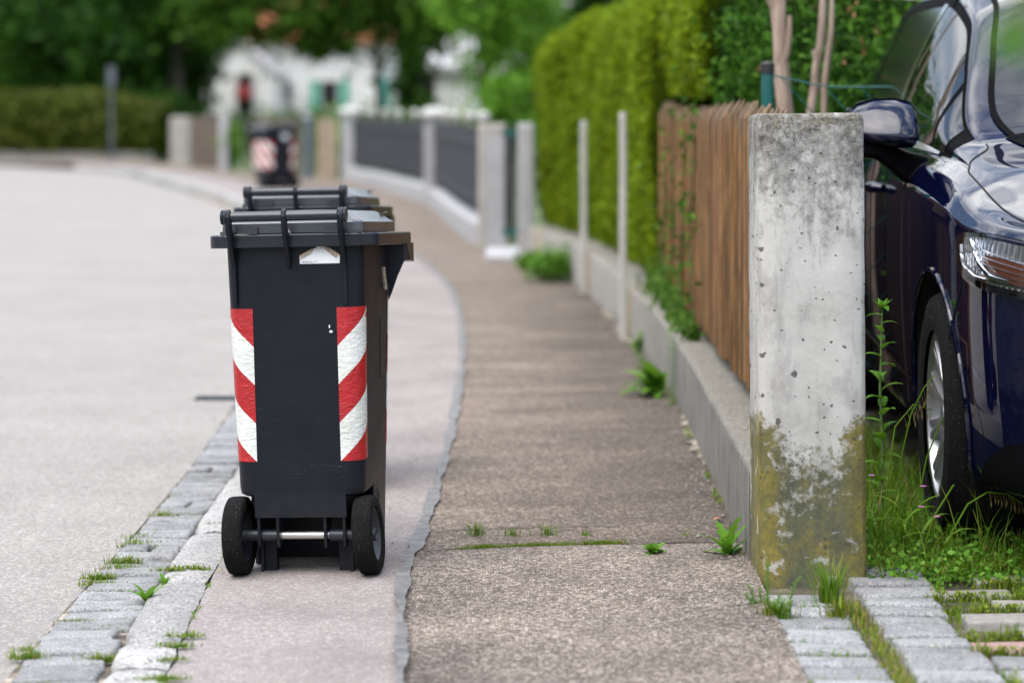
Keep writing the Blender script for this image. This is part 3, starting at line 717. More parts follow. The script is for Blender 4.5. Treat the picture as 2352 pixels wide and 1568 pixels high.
# headlight: black surround, chrome bowl, light guides, amber block, clear cover
def hz0(y): return float(pchip([-.95,-.80,-.62,-.48,-.40,-.345,-.315], [.672,.684,.698,.710,.731,.766,.795], y))
def hz1(y): return float(pchip([-.95,-.80,-.62,-.48,-.40,-.345,-.315], [.745,.805,.838,.848,.847,.836,.805], y))
hy_ = np.concatenate([np.linspace(-.88, -.40, 26), np.linspace(-.39, -.315, 14)])
def headlight(sx):
    e = empty('headlight'); e.parent = car; e.location = (sx*-.85, -.5, .75)
    def mk(name, mat, fn):
        m_ = MB(); fn(m_)
        if sx < 0: m_.v = [(-x, y, z) for x, y, z in m_.v]
        o = m_.build(name, mat, e); o.matrix_parent_inverse = Matrix.Translation(-Vector(e.location)); return o
    sh = lambda f, d: (lambda y: f(y)+d)
    mk('surround', M['trim'], lambda m_: patch(m_, hy_, hz0, hz1, 8, .0015))
    yi = np.linspace(-.86, -.368, 30)
    c0 = lambda y: min(hz0(y)+.019, (hz0(y)+hz1(y))/2); c1 = lambda y: max(c0(y)+.001, hz1(y)-.012)
    mk('reflector', M['reflector'], lambda m_: patch(m_, yi, c0, c1, 10, .003))
    mk('bulb_housing', M['amber'], lambda m_: patch(m_, np.linspace(-.80, -.505, 14), lambda y: hz0(y)+.032, lambda y: hz0(y)+.032+(hz1(y)-hz0(y))*.40, 6, .005))
    def guide(pts, r, m_): m_.tube(line_pts(pts, .010, 8), r, 8)
    mk('light_guide', M['chrome'], lambda m_: guide([(-.367, .812), (-.372, .79), (-.40, .757), (-.47, .737), (-.62, .727), (-.8, .715)], .0055, m_)); mk('light_guide', M['chrome'], lambda m_: guide([(-.430, .826), (-.455, .803), (-.49, .772), (-.545, .744), (-.62, .735)], .0065, m_))
    for k in range(4): mk('louvre', M['chrome'], lambda m_: guide([(-.50, .758+.016*k), (-.80, .722+.012*k)], .0016, m_))
    mk('cover_glass', M['lens'], lambda m_: patch(m_, hy_, sh(hz0, .003), sh(hz1, -.003), 8, .017))
for sx in (1, -1): headlight(sx)
# lower bumper: dark inlet and sill trim
both('bumper_inlet', M['trim'], lambda m_: patch(m_, ya(-.95, -.42, 26), lambda y: .225, lambda y: float(pchip([-.95,-.75,-.58,-.48,-.42], [.36,.355,.33,.28,.23], y)), 8, .002))
both('bumper_inlet', M['trim'], lambda m_: patch(m_, ya(-.95, -.42, 26), lambda y: .19, lambda y: .226, 3, .002))
both('sill_trim', M['trim'], lambda m_: patch(m_, ya(.40, 2.45, 20), lambda y: .185, lambda y: .265, 4, .003))
both('door_strip', M['chrome'], lambda m_: patch(m_, ya(.44, 2.40, 30), lambda y: .372+.02*(y-.4), lambda y: .386+.02*(y-.4), 2, .004))
# door handles
for y in (1.22, 2.25):
    def hd(m_, y=y):
        pts = [skin(y+d, jz(y+d, .905), o_) for d, o_ in ((-.10, .004), (-.09, .026), (-.05, .034), (.05, .034), (.09, .026), (.10, .004))]
        m_.tube(pts, [.013, .017, .019, .019, .017, .013], 12)
    both('door_handle', M['paint'], hd)
# door mirror
def mirror(sx):
    rings = []
    for t, h, d, zc, yc in ((-.006, .010, .012, 1.112, .57), (0, .028, .030, 1.115, .565), (.03, .060, .055, 1.116, .56), (.08, .074, .072, 1.117, .555), (.14, .077, .078, 1.115, .55), (.182, .071, .070, 1.110, .55), (.200, .052, .050, 1.105, .555), (.205, .014, .02, 1.10, .56)):
        x = -.898 - .203 + t
        ring = []
        for k in range(24):
            a = 2*PI*k/24; ca, sa = math.cos(a), math.sin(a)
            zz = h*math.copysign(abs(sa)**.7, sa)*(1 if sa > 0 else .95); ring.append((x, yc + d*math.copysign(abs(ca)**.75, ca) + (.75*(zz+h*.55) if ca < .3 and zz > -h*.55 else 0)*(1-max(0, ca)/.3), zc + zz))
        rings.append(ring)
    m_ = MB(); m_.loft(rings)
    if sx < 0: m_.v = [(-x, y, z) for x, y, z in m_.v]
    o = m_.build('mirror', M['paint'], car, angle=60)
    k = MB(); k.loft([[(x, y_, z_) for y_, z_ in ((yc-d, zc-h), (yc+d, zc-h), (yc+d, zc+h), (yc-d, zc+h))] for x, yc, zc, d, h in ((-1.10, .57, 1.040, .038, .018), (-1.02, .57, 1.034, .042, .024), (-.97, .60, 1.012, .05, .036), (-.92, .62, .980, .055, .048), (-.86, .63, .97, .055, .044))])
    g = MB(); g.loft([[(x, .633, 1.112+c) for c in (-.05, .05)] for x in (-1.10, -.94)], (False, False), closed=False)
    for q in (k, g):
        if sx < 0: q.v = [(-x, y, z) for x, y, z in q.v]
    k.build('mirror_arm', M['trim'], o, bevel=.012); g.build('mirror_glass', M['chrome'], o)
for sx in (1, -1): mirror(sx)
# wheels
def wheel(x, y, sx):
    e = MB(); T = .11
    e.lathe([(.226, -T), (.245, -T-.004), (.285, -T-.008), (.315, -T), (.328, -T+.02), (WR, -T+.045), (WR, T-.045), (.328, T-.02), (.315, T), (.285, T+.008), (.245, T+.004), (.226, T)], axis='X', n=72)
    for k in (-.05, 0, .05): e.lathe([(WR+.0005, k-.004), (WR+.0005, k+.004)], axis='X', n=72, mi=1)
    o = e.build('wheel', [M['rubber'], M['gap']], car, angle=40); o.location = (x, y, WR)
    vs, fs = text_pts('FULDA', .052); rr = .262; wl = max(v[0] for v in vs)
    for a0 in (0, PI):
        tx = MB(); tx.add([(sx*(T+.0095), sx*(rr+yy)*math.sin((xx-wl/2)/rr+a0), (rr+yy)*math.cos((xx-wl/2)/rr+a0)) for xx, yy in vs], fs); tx.build('tyre_lettering', M['wheelhub'], o, smooth=False)
    r = MB(); s = sx
    r.lathe([(.228, s*.10), (.222, s*.098), (.214, s*.075), (.205, s*.0), (.20, -s*.09)], axis='X', n=60)
    r.lathe([(0, s*.088), (.028, s*.088), (.035, s*.080), (.06, s*.072), (.075, s*.05)], axis='X', n=40)
    for k in range(10):
        for da in (-.085, .085):
            a = k*PI/5
            rings = []
            for q, hx, w_ in ((.045, .070, .016), (.11, .082, .013), (.17, .088, .0135), (.217, .094, .016)):
                aa = a + da*(q/.217)**1.2; cx, cz = q*math.sin(aa), q*math.cos(aa); tx_, tz_ = math.cos(aa), -math.sin(aa)
                rings.append([(s*(hx-.026), cx-tx_*w_, cz-tz_*w_), (s*(hx-.026), cx+tx_*w_, cz+tz_*w_), (s*hx, cx+tx_*w_*.55, cz+tz_*w_*.55), (s*hx, cx-tx_*w_*.55, cz-tz_*w_*.55)])
            r.loft(rings)
    r.build('rim', M['alloy'], o, angle=35, bevel=.002)
    d = MB(); d.lathe([(0, s*.02), (.20, s*.02)], axis='X', n=40); d.build('brake_disc', M['gap'], o)
for y in (0, 2.85):
    for sx in (-1, 1): wheel(sx*.815, y, sx)
# underside and rear lamps so that it holds up from the side
both('rear_light', M['redcloth'], lambda m_: patch(m_, ya(3.5, 3.76, 10), lambda y: .82, lambda y: 1.0, 5, .003))
car.location = (2.064, 6.50, .045); car.rotation_euler = (0, 0, R(-2.5))
tag(car, 'dark blue car parked in the driveway behind the concrete gatepost, its door mirror sticking out', 'car')
# ---------------------------------------------------------------- the street: lines as x over y (metres)
kerbL = curve([(-14,-.62),(0,-.72),(5.08,-.869),(5.97,-.905),(6.6,-.920),(7.9,-.930),(10,-.985),(12,-1.10),(15,-1.34),(20,-1.90),(25,-2.52),(30,-3.32),(34,-4.15),(40,-5.65),(47,-7.65),(52,-10.4),(54,-13),(55,-17)])
kerbR = lambda y: kerbL(y)+.140
gutL = lambda y: kerbL(y) - (.215 - .05*sstep(5, 7, y))
seam = curve([(-14,-.05),(0,-.10),(3,-.16),(5.08,-.228),(6.13,-.268),(6.6,-.255),(7.42,-.236),(8.89,-.218),(11.1,-.226),(14.1,-.30),(16.5,-.44),(19.4,-.76),(22,-1.15),(26,-1.75),(31,-2.5),(38,-4.2),(46,-6.6),(55,-12)])
wallX = curve([(-14,.60),(5.0,.598),(6.0,.606),(6.46,.614),(8.15,.640),(10.07,.655),(12.65,.605),(15.76,.480),(18.85,.115),(20.6,-.27),(24,-.60),(29.6,-1.06),(34,-1.75),(39,-2.72),(42,-3.9),(45,-5.2),(50,-7.05),(56,-9.4)])
def roadz(y): return -.030 - .075*sstep(13, 27, y)
def fz(x, y): return pz(x)*(1-sstep(9, 14, y)) + .004

def strip_mesh(name, mat, fl, fr, zf, y0, y1, dy=.12, nx=8, rough=0):
    ys = []; y = y0
    while y < y1: ys.append(y); y += dy*(1 if y < 9 else 3)
    ys.append(y1); P = []
    for y in ys:
        a, b = fl(y), fr(y); P.append([(a+(b-a)*k/nx, y, zf(a+(b-a)*k/nx, y) + (rough*(noise2(a+(b-a)*k/nx, y)) if rough else 0)) for k in range(nx+1)])
    m = MB(); m.grid(P); return struct(m.build(name, mat, angle=80))
def noise2(x, y):
    return math.sin(x*5.1+1.3)*math.sin(y*3.7+.4)*.5 + math.sin(x*11.7+y*7.3)*.25 + math.sin(x*2.3-y*9.1+2)*.25

g = MB(); g.grid([[(x, y, -.16) for x in (-260, -60, 60, 260)] for y in (-60, 10, 80, 300)]); struct(g.build('ground', M['ground'], smooth=False))
strip_mesh('road', M['road'], lambda y: -46 , lambda y: gutL(y)-.006, lambda x, y: roadz(y)+.004*noise2(x*.2, y*.2), -14, 55, .4, 40)
strip_mesh('asphalt_strip', M['strip'], lambda y: kerbR(y)-.002+.003*math.sin(y*31)+.003*math.sin(y*77), lambda y: seam(y), lambda x, y: fz(x, y)-.004 + .0022*noise2(x, y), -14, 55)
strip_mesh('pavement', M['pavement'], lambda y: seam(y), lambda y: wallX(y)+.02, lambda x, y: fz(x, y)-.003+.003*noise2(x*.8, y*.8), 6.52, 55)
strip_mesh('pavement', M['slab'], lambda y: seam(y), lambda y: wallX(y)+.01, lambda x, y: fz(x, y)+.003*noise2(x*.8, y*.8)+.008*sstep(5.6, 6.3, y), -14, 6.50, nx=10)
# the filled saw cut between the two surfaces
def jag(y, s): return .005*math.sin(y*9+s)+.003*math.sin(y*23+2*s)+.0015*math.sin(y*67+s)
def tarw(y): return .0105+.002*sstep(5.5, 7, y)+.0035*math.sin(y*2.1)
strip_mesh('tar_seam', M['tar'], lambda y: seam(y)-tarw(y)+jag(y, 1)-.008, lambda y: seam(y)+tarw(y)*.8+jag(y, 4), lambda x, y: fz(x, y)+.013*(1-sstep(6.35, 6.6, y)) + .005, 2, 24, .03, 3)
# cross joint in the pavement: a shallow dark groove
j = MB()
xs = np.linspace(seam(6.5)+.02, wallX(6.5)-.0, 40)
j.grid([[(x, 6.508+.012*math.sin(x*6)+.006*math.sin(x*31)+o, fz(x, 6.5)+.0022+(.006 if o < 0 else 0)) for x in xs] for o in (-.010, .010)])
xs = np.linspace(seam(6.83)+.02, .30, 30)
j.grid([[(x, 6.835+.006*math.sin(x*9)+.004*math.sin(x*37)+o, fz(x, 6.83)+.003) for x in xs] for o in (-.004, .004)])
struct(j.build('pavement_joint', M['soil'], smooth=False))
# drifted grit at the foot of the wall
for (y0, y1, w) in ((7.9, 9.2, .035), (12.2, 13.3, .07), (13.7, 14.2, .07)):
    m = MB(); ys = np.linspace(y0, y1, 40)
    m.grid([[(wallX(y)-w*s*(abs(math.sin(PI*(y-y0)/(y1-y0)))**.5)*(.7+.3*math.sin(y*29)+.2*math.sin(y*61)), y, fz(wallX(y), y)+.002+.005*(1-s)**2) for s in (0, .3, .6, 1)] for y in ys])
    o = m.build('grit', M['joint']); o['kind'] = 'structure'
gr = MB()
for k in range(420):                                             # loose stones and specks
    y = random.uniform(5.3, 12) ; x = random.choice([wallX(y)-abs(random.gauss(0, .06))-.004, random.uniform(kerbR(y), wallX(y))]) if k > 200 else wallX(y)-abs(random.gauss(0, .07))-.006
    s = random.uniform(.0015, .0045) if k > 200 else random.uniform(.002, .007)
    z = fz(x, y)+.006*(y < 6.5)
    a = random.random()*6
    gr.loft([[(x+s*q*math.cos(a+t*2*PI/5)*random.uniform(.8,1.2), y+s*q*math.sin(a+t*2*PI/5), z+h) for t in range(5)] for q, h in ((1, 0), (.9, s*.5), (.4, s*.8))])
tag(gr.build('gravel', M['paver']), kind='stuff')

# granite gutter setts and kerb stones
def sett(mb, c, z0, z1, r=.009, jit=.007, mi=0):
    """pillow-topped stone on four plan corners"""
    cx = sum(p[0] for p in c)/4; cy = sum(p[1] for p in c)/4; n = 5; out = []
    c = [(p[0]+random.uniform(-jit, jit), p[1]+random.uniform(-jit, jit)) for p in c]
    for k in range(4):
        a, b_ = Vector(c[k]), Vector(c[(k+1) % 4])
        for t in range(n):
            q = a.lerp(b_, t/n); w = random.uniform(-jit, jit)*.7; out.append((q.x+w, q.y+w*.5))
    tx, ty = random.uniform(-.025, .025), random.uniform(-.03, .03)
    def ring(f, z): return [(cx+(x-cx)*f[0], cy+(y-cy)*f[1], z+(x-cx)*tx+(y-cy)*ty) for x, y in out]
    sx = max(p[0] for p in c)-min(p[0] for p in c); sy = max(p[1] for p in c)-min(p[1] for p in c)
    f = lambda d: (max(.1, 1-2*d/sx), max(.1, 1-2*d/sy))
    mb.loft([ring((1, 1), z0), ring((1, 1), z1-r*.9), ring(f(r*.35), z1-r*.25), ring(f(r), z1), ring((.35, .35), z1+.001)], (False, True), mi)
bed = strip_mesh('gutter_bed', M['joint'], lambda y: gutL(y)-.01, lambda y: kerbL(y)+.02, lambda x, y: roadz(y)-.002, 3, 36, .1, 2)
GJ = []; gm = MB(); y = 3.6
while y < 30:
    L = random.uniform(.085, .125) if y > 5.55 else random.uniform(.11, .17)
    a, b_ = gutL(y)+.004, kerbL(y)-.003
    k_ = random.random()
    if y < 5.6: b_ -= random.uniform(.0, .03)
    z = roadz(y)+.012+random.uniform(-.005, .005); gap = random.uniform(.010, .019)
    if k_ < .12 and y > 5.6:
        mid = a+(b_-a)*random.uniform(.4, .6); sett(gm, [(a, y), (mid-.006, y), (mid-.006, y+L-gap), (a, y+L-gap)], z-.05, z); sett(gm, [(mid+.006, y), (b_, y), (b_, y+L-gap), (mid+.006, y+L-gap)], z-.05, z-.003)
    else: sett(gm, [(a, y), (b_, y), (b_, y+L-gap), (a, y+L-gap)], z-.05, z)
    GJ.append((a, b_, y-gap*.5)); y += L
struct(gm.build('gutter', M['sett'], angle=60))
km = MB(); y = 3.2; first = True
joints = [2.2, 3.3, 4.25, 4.62, 4.95, 5.25, 5.50, 6.20, 6.92, 8.0, 9.05, 10.1, 11.1, 12.1]
y = 12.1
while y < 50: y += 1.0; joints.append(y)
for y0, y1 in zip(joints[:-1], joints[1:]):
    n = max(4, int((y1-y0)/.05)); rings = []; g2 = .007
    dz = random.uniform(-.003, .003); off = random.uniform(-.006, .006)
    for k in range(n+1):
        t = k/n; y = y0+g2+(y1-y0-2*g2)*t; e = min(1, min(k, n-k)/1.5); pull = .016*(1-e)
        a, b_ = kerbL(y)+off+pull, kerbR(y)-.004-pull*.7
        zt = fz(b_, y)+.004+dz-.012*(1-e)**2; zb = roadz(y)-.05; q = random.uniform
        rings.append([(a+.0, y, zb), (a+q(-.003,.003), y, zt-.022), (a+.010+q(-.004,.004), y, zt-.006), (a+.030+q(-.004,.004), y, zt+q(-.002,.002)), ((a+b_)/2, y, zt+q(-.003,.003)+.001), (b_-.02, y, zt+q(-.002,.002)-.001), (b_+q(-.005,.004), y, zt-.006), (b_, y, zb)])
    km.loft(rings)
struct(km.build('kerb', M['kerbstone'], angle=50))
# gully grate at the edge of the road
d = MB(); gx, gy = -1.245, 10.25
for k in range(6): d.box((gx-.07+.028*k, gy, roadz(gy)+.003), (.012, .10, .008))
for s in (-1, 1): d.box((gx, gy+s*.056, roadz(gy)+.003), (.19, .012, .009)); d.box((gx+s*.09, gy, roadz(gy)+.003), (.012, .10, .0085))
d.box((gx, gy, roadz(gy)-.004), (.19, .11, .012), mi=1)
o = d.build('drain_grate', [M['galv'], M['gap']], smooth=False); tag(o, 'small dark iron drain grate at the road edge left of the front bin', 'drain')
o.data.materials[0] = M['darkboard']
# driveway on the right: two rows of setts, a soil gap, concrete pavers
def dz(x, y): return .018+.030*sstep(5.75, 6.6, y)
strip_mesh('driveway_bed', M['soil'], lambda y: wallX(y)-.005, lambda y: 7.5, lambda x, y: dz(x, y)-.008+.004*noise2(x, y), -6, 14, .25, 30)
SJ = []; dm = MB(); y = 3.6
while y < 5.74:
    L = random.uniform(.10, .15); a = .612; b_ = .775+.03*(5.9-y)*.3
    z = dz(a, y)+.012+random.uniform(-.003, .003); sett(dm, [(a, y), (b_, y), (b_, y+L-.022), (a, y+L-.022)], z-.06, z); SJ.append((a, b_, y-.011)); y += L
y = 3.6
while y < 6.05:
    L = random.uniform(.095, .14); a = .835-.0*(y-5); b_ = a+random.uniform(.15, .19) if y < 5.8 else a+.19
    z = dz(a, y)+.020+random.uniform(-.003, .003); sett(dm, [(a, y), (b_, y), (b_, y+L-.022), (a, y+L-.022)], z-.07, z); SJ.append((a, b_, y-.011)); y += L
struct(dm.build('driveway_edging', M['sett'], angle=60))
pm = MB(); y = 3.5; row = 0
while y < 13:
    L = .145; x = 1.045 + (.10 if row % 2 else 0) - (.04 if abs(y-5.24) < .03 else 0)
    while x < 7:
        w = .207; z = dz(x, y)+.012+random.uniform(-.003, .003); red = (abs(y-5.24) < .03 and x < 1.6)
        if random.random() > .03 and not (y < 5.22 and x < 1.6):
            sett(pm, [(x, y), (x+w-.040, y), (x+w-.040, y+L-.044), (x, y+L-.044)], z-.06, z, .006, .002, 1 if red else 0)
        x += w
    y += L; row += 1
y = 3.6
while y < 5.2:
    x = 1.03
    while x < 1.65:
        w, L = random.uniform(.10, .14), random.uniform(.10, .12); z = dz(x, y)+.014; sett(pm, [(x, y), (x+w-.012, y), (x+w-.012, y+L-.012), (x, y+L-.012)], z-.06, z, mi=2); x += w
    y += .115
struct(pm.build('driveway', [M['paver'], M['paver_red'], M['sett']], angle=60))

# ---------------------------------------------------------------- walls, posts and fences on the right
wm = MB(); ys = list(np.arange(6.236, 12.70, .06)) + list(np.arange(12.7, 18.95, .15)); rings = []
for y in ys:
    x = wallX(y); T = .22; h = .275 + .004*noise2(x, y*.7); zb = fz(x, y)-.03; j2 = random.uniform
    groove = .006 if abs((y-9.66)) < .04 else 0
    rings.append([(x+groove, y, zb), (x+groove+.002, y, h-.02), (x+.004+groove, y, h-.009+j2(-.001,.001)), (x+.013, y, h-.0015+j2(-.002,.002)), (x+.03, y, h+j2(-.0015,.0015)), (x+T-.02, y, h+.004), (x+T, y, h-.005), (x+T, y, zb)])
wm.loft(rings)
tag(wm.build('plinth_wall', M['wallconcrete'], angle=40), 'low grey concrete plinth wall stained in vertical streaks, carrying the wooden fence and the hedge', 'wall')

def post(name, w, dpt, h, mat, bev=.016, lean=0):
    m = MB(); rings = []
    zs = [-.05] + list(np.linspace(.02, h-bev, 24)) + [h-bev*.35, h]
    for z in zs:
        ins = 0 if z <= h-bev else (bev*.3 if z < h-.001 else bev)
        a, d_ = w/2-ins, dpt/2-ins; c = bev
        rr = lambda: random.uniform(-.0012, .0012)
        P = [(-a+c, -d_), (-a*.5, -d_), (0, -d_), (a*.5, -d_), (a-c, -d_), (a, -d_+c), (a, d_-c), (a-c, d_), (-a+c, d_), (-a, d_-c), (-a, -d_+c)]
        rings.append([(x+rr(), y+rr(), z+(rr()*3 if z > h-.02 else 0)) for x, y in P])
    m.loft(rings); return m.build(name, mat, angle=50)
gp1 = post('concrete_gatepost', .263, .24, 1.192, M['postconcrete'], .014)
gp1.location = (.748, 6.115, .0); gp1.rotation_euler = (0, R(-.35), R(1.0))
tag(gp1, 'tall weathered concrete gatepost with mustard lichen at its foot, beside the blue car', 'gatepost')

# picket fence: one panel of boards, rails, posts
FX = curve([(6.7,.765),(8,.765),(10,.775),(12.6,.775)])
fe = empty('picket_fence', (0, 0, 0)); fm = MB(); y = 6.80
while y < 12.5:
    w = random.uniform(.088, .104); x = FX(y)+random.uniform(-.0022, .0022); h = 1.215+random.uniform(-.008, .012) + .012*math.sin(y*1.7); T = .021; z0 = .318+random.uniform(-.010, .01)
    tw = random.uniform(.003, .008)
    sec = lambda yy: [(x-T+tw, yy)]
    pts = [(y, z0), (y+w, z0+random.uniform(-.003, .003)), (y+w, h-.030), (y+w*.5, h+.0), (y, h-.030)]
    pts = [(y, z0), (y+w, z0), (y+w, h-.002), (y, h-.002)]
    ch = .055                                                     # slanted cut back from the street face
    vs = [(x-T, y, z0), (x-T+tw, y+w, z0), (x+.0+tw, y+w, z0), (x, y, z0), (x-T, y, h-ch), (x-T+tw, y+w, h-ch), (x-T*.0+tw+.035, y+w, h), (x+.035, y, h), (x+.035, y, z0), (x+.035+tw, y+w, z0)]
    fm.add([(x-T,y,z0),(x-T+tw,y+w,z0),(x+.012+tw,y+w,z0),(x+.012,y,z0),(x-T,y,h-ch),(x-T+tw,y+w,h-ch),(x+.012+tw,y+w,h),(x+.012,y,h)], [(3,2,1,0),(4,5,6,7),(0,1,5,4),(1,2,6,5),(2,3,7,6),(3,0,4,7)])
    y += w + random.uniform(.014, .030)
fm.build('picket_panel', M['fencewood'], fe, angle=30, bevel=.0025)
for z in (.48, 1.0):
    m = MB(); m.loft([[(FX(y)+a, y, z+b_) for a, b_ in ((.018,-.035),(.058,-.035),(.058,.035),(.018,.035))] for y in (6.82, 8.7, 10.6, 12.5)]); m.build('rail', M['fencewood'], fe)
for y in (7.1, 9.0, 10.9, 12.4):
    m = MB(); m.box((FX(y)+.085, y, .70), (.05, .05, .84)); m.build('post', M['galv'], fe, bevel=.004)
bw_ = MB()  # unseen boards, added only to give the car door a dark reflection
for k in range(11): bw_.box((.90+.10*k, 9.32, .49), (.094, .024, .98))
ob = bw_.build('board_fence', M['darkbrown'], smooth=False); tag(ob, 'low dark brown board screen added out of view behind the gatepost for its reflection in the car door', 'fence')
bw_ = MB()  # second added screen, closer in, darkening the reflection along the car flank
for k in range(3): bw_.box((.86+.105*k, 8.22, .51), (.101, .024, 1.0))
ob = bw_.build('board_fence', M['darkbrown'], smooth=False); tag(ob, 'short dark brown board screen added between the concrete gatepost and the car for its reflection, hidden behind the post', 'fence')
tag(fe, 'brown weathered wooden picket fence with slanted board tops, standing on the low wall', 'fence')

# slim white posts in front of the hedge
for y, dx, h, wd, lab in ((12.55, .574, 1.175, .036, 'slim white painted post in front of the hedge, next to the wooden fence'), (15.6, .461, 1.115, .040, 'slim white post half grown over by the hedge, second from the wooden fence')):
    m = MB(); rings = []
    for z in np.linspace(-.0, h, 14):
        o_ = .0012*math.sin(z*9+y); rings.append([(dx+o_+a*wd/2, y+b_*wd/2-.03, z) for a, b_ in ((-1,-1),(1,-1),(1,1),(-1,1))])
    m.loft(rings); o = m.build('white_post', M['whitepaint'], bevel=.006); tag(o, lab, 'post', 'slim white posts along the hedge')
def at_z(o): return o
m = post('gate_pillar', .125, .20, 1.075, M['pillar'], .008); m.location = (xat(1208, 18.95), 18.95, 0)
tag(m, 'white gate pillar with a brownish flank at the far end of the hedge', 'gatepost')
pp = post('concrete_gatepost', .235, .26, 1.06, M['render'], .012); pp.location = (xat(1131, 20.45), 20.45, 0); pp.rotation_euler = (0, 0, R(3))
m = MB(); m.box((.018, -.1305, .50), (.150, .006, .90)); m.build('panel', M['pillar'], pp, bevel=.002)
tag(pp, 'pale grey concrete gatepost with a recessed panel at the near end of the anthracite fence', 'gatepost')
ge = empty('garden_gate', (xat(1180, 20.1), 20.1, 0))
m = MB()
for k in range(5): m.box((-.07+.035*k, 0, .60), (.020, .02, .92))
m.build('bars', M['darkboard'], ge)
for z in (.16, .98): m = MB(); m.box((0, .002, z), (.20, .03, .04)); m.build('rail', M['greensteel'], ge); tag(ge, 'narrow dark teal garden gate between the pale gatepost and the white gate pillar', 'gate')
# pale doorstep slab in the gateway
m = MB(); m.box((xat(1176, 19.6), 19.6, .012), (.42, 1.4, .05)); struct(m.build('path', M['pillar'], bevel=.01))

# anthracite fence with pillars, round white finials and a plinth
def fencerun(name, y0, y1, ys_pillars):
    pass
fe2 = empty('anthracite_fence')
def fline(y): return wallX(y)+.10
m = MB(); yy = np.arange(20.75, 39.3, .35); m.loft([[(fline(y)-.10, y, -.05), (fline(y)-.10, y, .19), (fline(y)-.085, y, .205), (fline(y)+.12, y, .205), (fline(y)+.12, y, -.05)] for y in yy]); m.build('plinth', M['pillar'], fe2)
segs = [(20.75, 29.3), (29.75, 38.7)]
for a, b_ in segs:
    m = MB(); y = a
    while y < b_-.1:
        L = .30; x0, x1 = fline(y), fline(y+L*.72)
        m.loft([[(x0-.012, y, z), (x1-.012, y+L*.72, z), (x1+.012, y+L*.72, z), (x0+.012, y, z)] for z in (.25, 1.02+.02*math.sin(y*16))]); y += L
    m.build('board_panel', M['darkboard'], fe2, smooth=False)
    for z in (.38, .88):
        m = MB(); m.loft([[(fline(y)-.030, y, z-.03), (fline(y)-.013, y, z-.03), (fline(y)-.013, y, z+.03), (fline(y)-.030, y, z+.03)] for y in np.linspace(a, b_, 9)]); m.build('rail', M['darkboard'], fe2)
    n = int((b_-a)/1.32)
    for k in range(n):
        y = a+.5+(b_-a-.8)*k/max(1, n-1); m = MB(); m.lathe([(0,-.02),(.02,-.02),(.02,.03),(.05,.05),(.062,.085),(.05,.12),(.0,.135)], (fline(y), y, 1.03), 'Z', 16); m.build('finial', M['whitepaint'], fe2)
tag(fe2, 'anthracite board fence with round white finials on a pale plinth, curving along the pavement', 'fence')
for y, w, lab in ((29.5, .235, 'broad white pillar with a white cap halfway along the anthracite fence'), (39.0, .24, 'white capped pillar at the far end of the anthracite fence')):
    e = empty('fence_pillar', (fline(y), y, 0)); m = MB(); m.box((0, 0, .53), (w, .30, 1.1)); m.build('shaft', M['pillar'], e, bevel=.01)
    m = MB(); m.box((0, 0, 1.10), (w+.10, .40, .05)); m.loft([[(sx*(w/2+.05)*f, sy*.2*f, z) for sx, sy in ((-1,-1),(1,-1),(1,1),(-1,1))] for f, z in ((1, 1.127), (.5, 1.19), (.05, 1.2))]); m.build('cap', M['whitepaint'], e)
    tag(e, lab, 'pillar', 'white pillars of the anthracite fence')
# beyond it: boards, a steel pole, brown boards, a pale post
e = empty('steel_post', (xat(708, 40.0), 40.0, 0)); m = MB(); m.tube([(0,0,-.1),(0,0,1.02)], .088, 14); m.build('tube', M['signback'], e); m = MB(); m.lathe([(0, .03), (.09, .02), (.094, 0), (.09, -.02)], (0,0,1.03)); m.build('cap', M['galv'], e)
tag(e, 'thick grey steel post beside the far wheelie bin', 'post')
def boardfence(name, pts, z0, h, mat, label, pm=None):
    e = empty(name); m = MB()
    for (x0, y0), (x1, y1) in zip(pts[:-1], pts[1:]):
        L = math.hypot(x1-x0, y1-y0); n = max(1, int(L/.16))
        for k in range(n):
            t0, t1 = k/n, (k+.9)/n; hh = h+.02*math.sin(k*2.3)
            ax_, ay, bx_, by = x0+(x1-x0)*t0, y0+(y1-y0)*t0, x0+(x1-x0)*t1, y0+(y1-y0)*t1
            m.loft([[(ax_, ay, z), (bx_, by, z), (bx_, by+.03, z), (ax_, ay+.03, z)] for z in (z0, hh)])
    m.build('board_panel', mat, e, smooth=False)
    m = MB(); x0, y0 = pts[0]; x1, y1 = pts[-1]
    m.loft([[(x0+(x1-x0)*t, y0+(y1-y0)*t+.035, z0+.2+a) for a in (0, .07)] + [(x0+(x1-x0)*t, y0+(y1-y0)*t+.07, z0+.2+a) for a in (.07, 0)] for t in (0, 1)]); m.build('rail', mat, e)
    tag(e, label, 'fence'); return e
boardfence('board_fence', [(xat(728, 39.8), 39.8), (xat(775, 39.3), 39.3)], 0, 1.0, M['palewood'], 'pale brown board fence section between the grey steel post and the white capped pillar')
boardfence('board_fence', [(xat(582, 42.8), 42.8), (xat(690, 40.6), 40.6)], .0, .98, M['brownboard'], 'dark brown board fence right behind the far wheelie bin')
boardfence('board_fence', [(xat(440, 48.2), 48.2), (xat(512, 45.6), 45.6)], .0, 1.0, M['brownboard'], 'dark brown board fence next to the pale end post at the far bend')
p2 = post('end_post', .40, .34, .98, M['render'], .02); p2.location = (xat(416, 49.5), 49.5, 0); tag(p2, 'pale stone end post at the far bend of the pavement', 'post')
p3 = post('fence_post', .16, .2, 1.0, M['pillar'], .01); p3.location = (xat(514, 45.2), 45.2, 0); tag(p3, 'small light fence post beside the gap with green plants at the far bend', 'post')

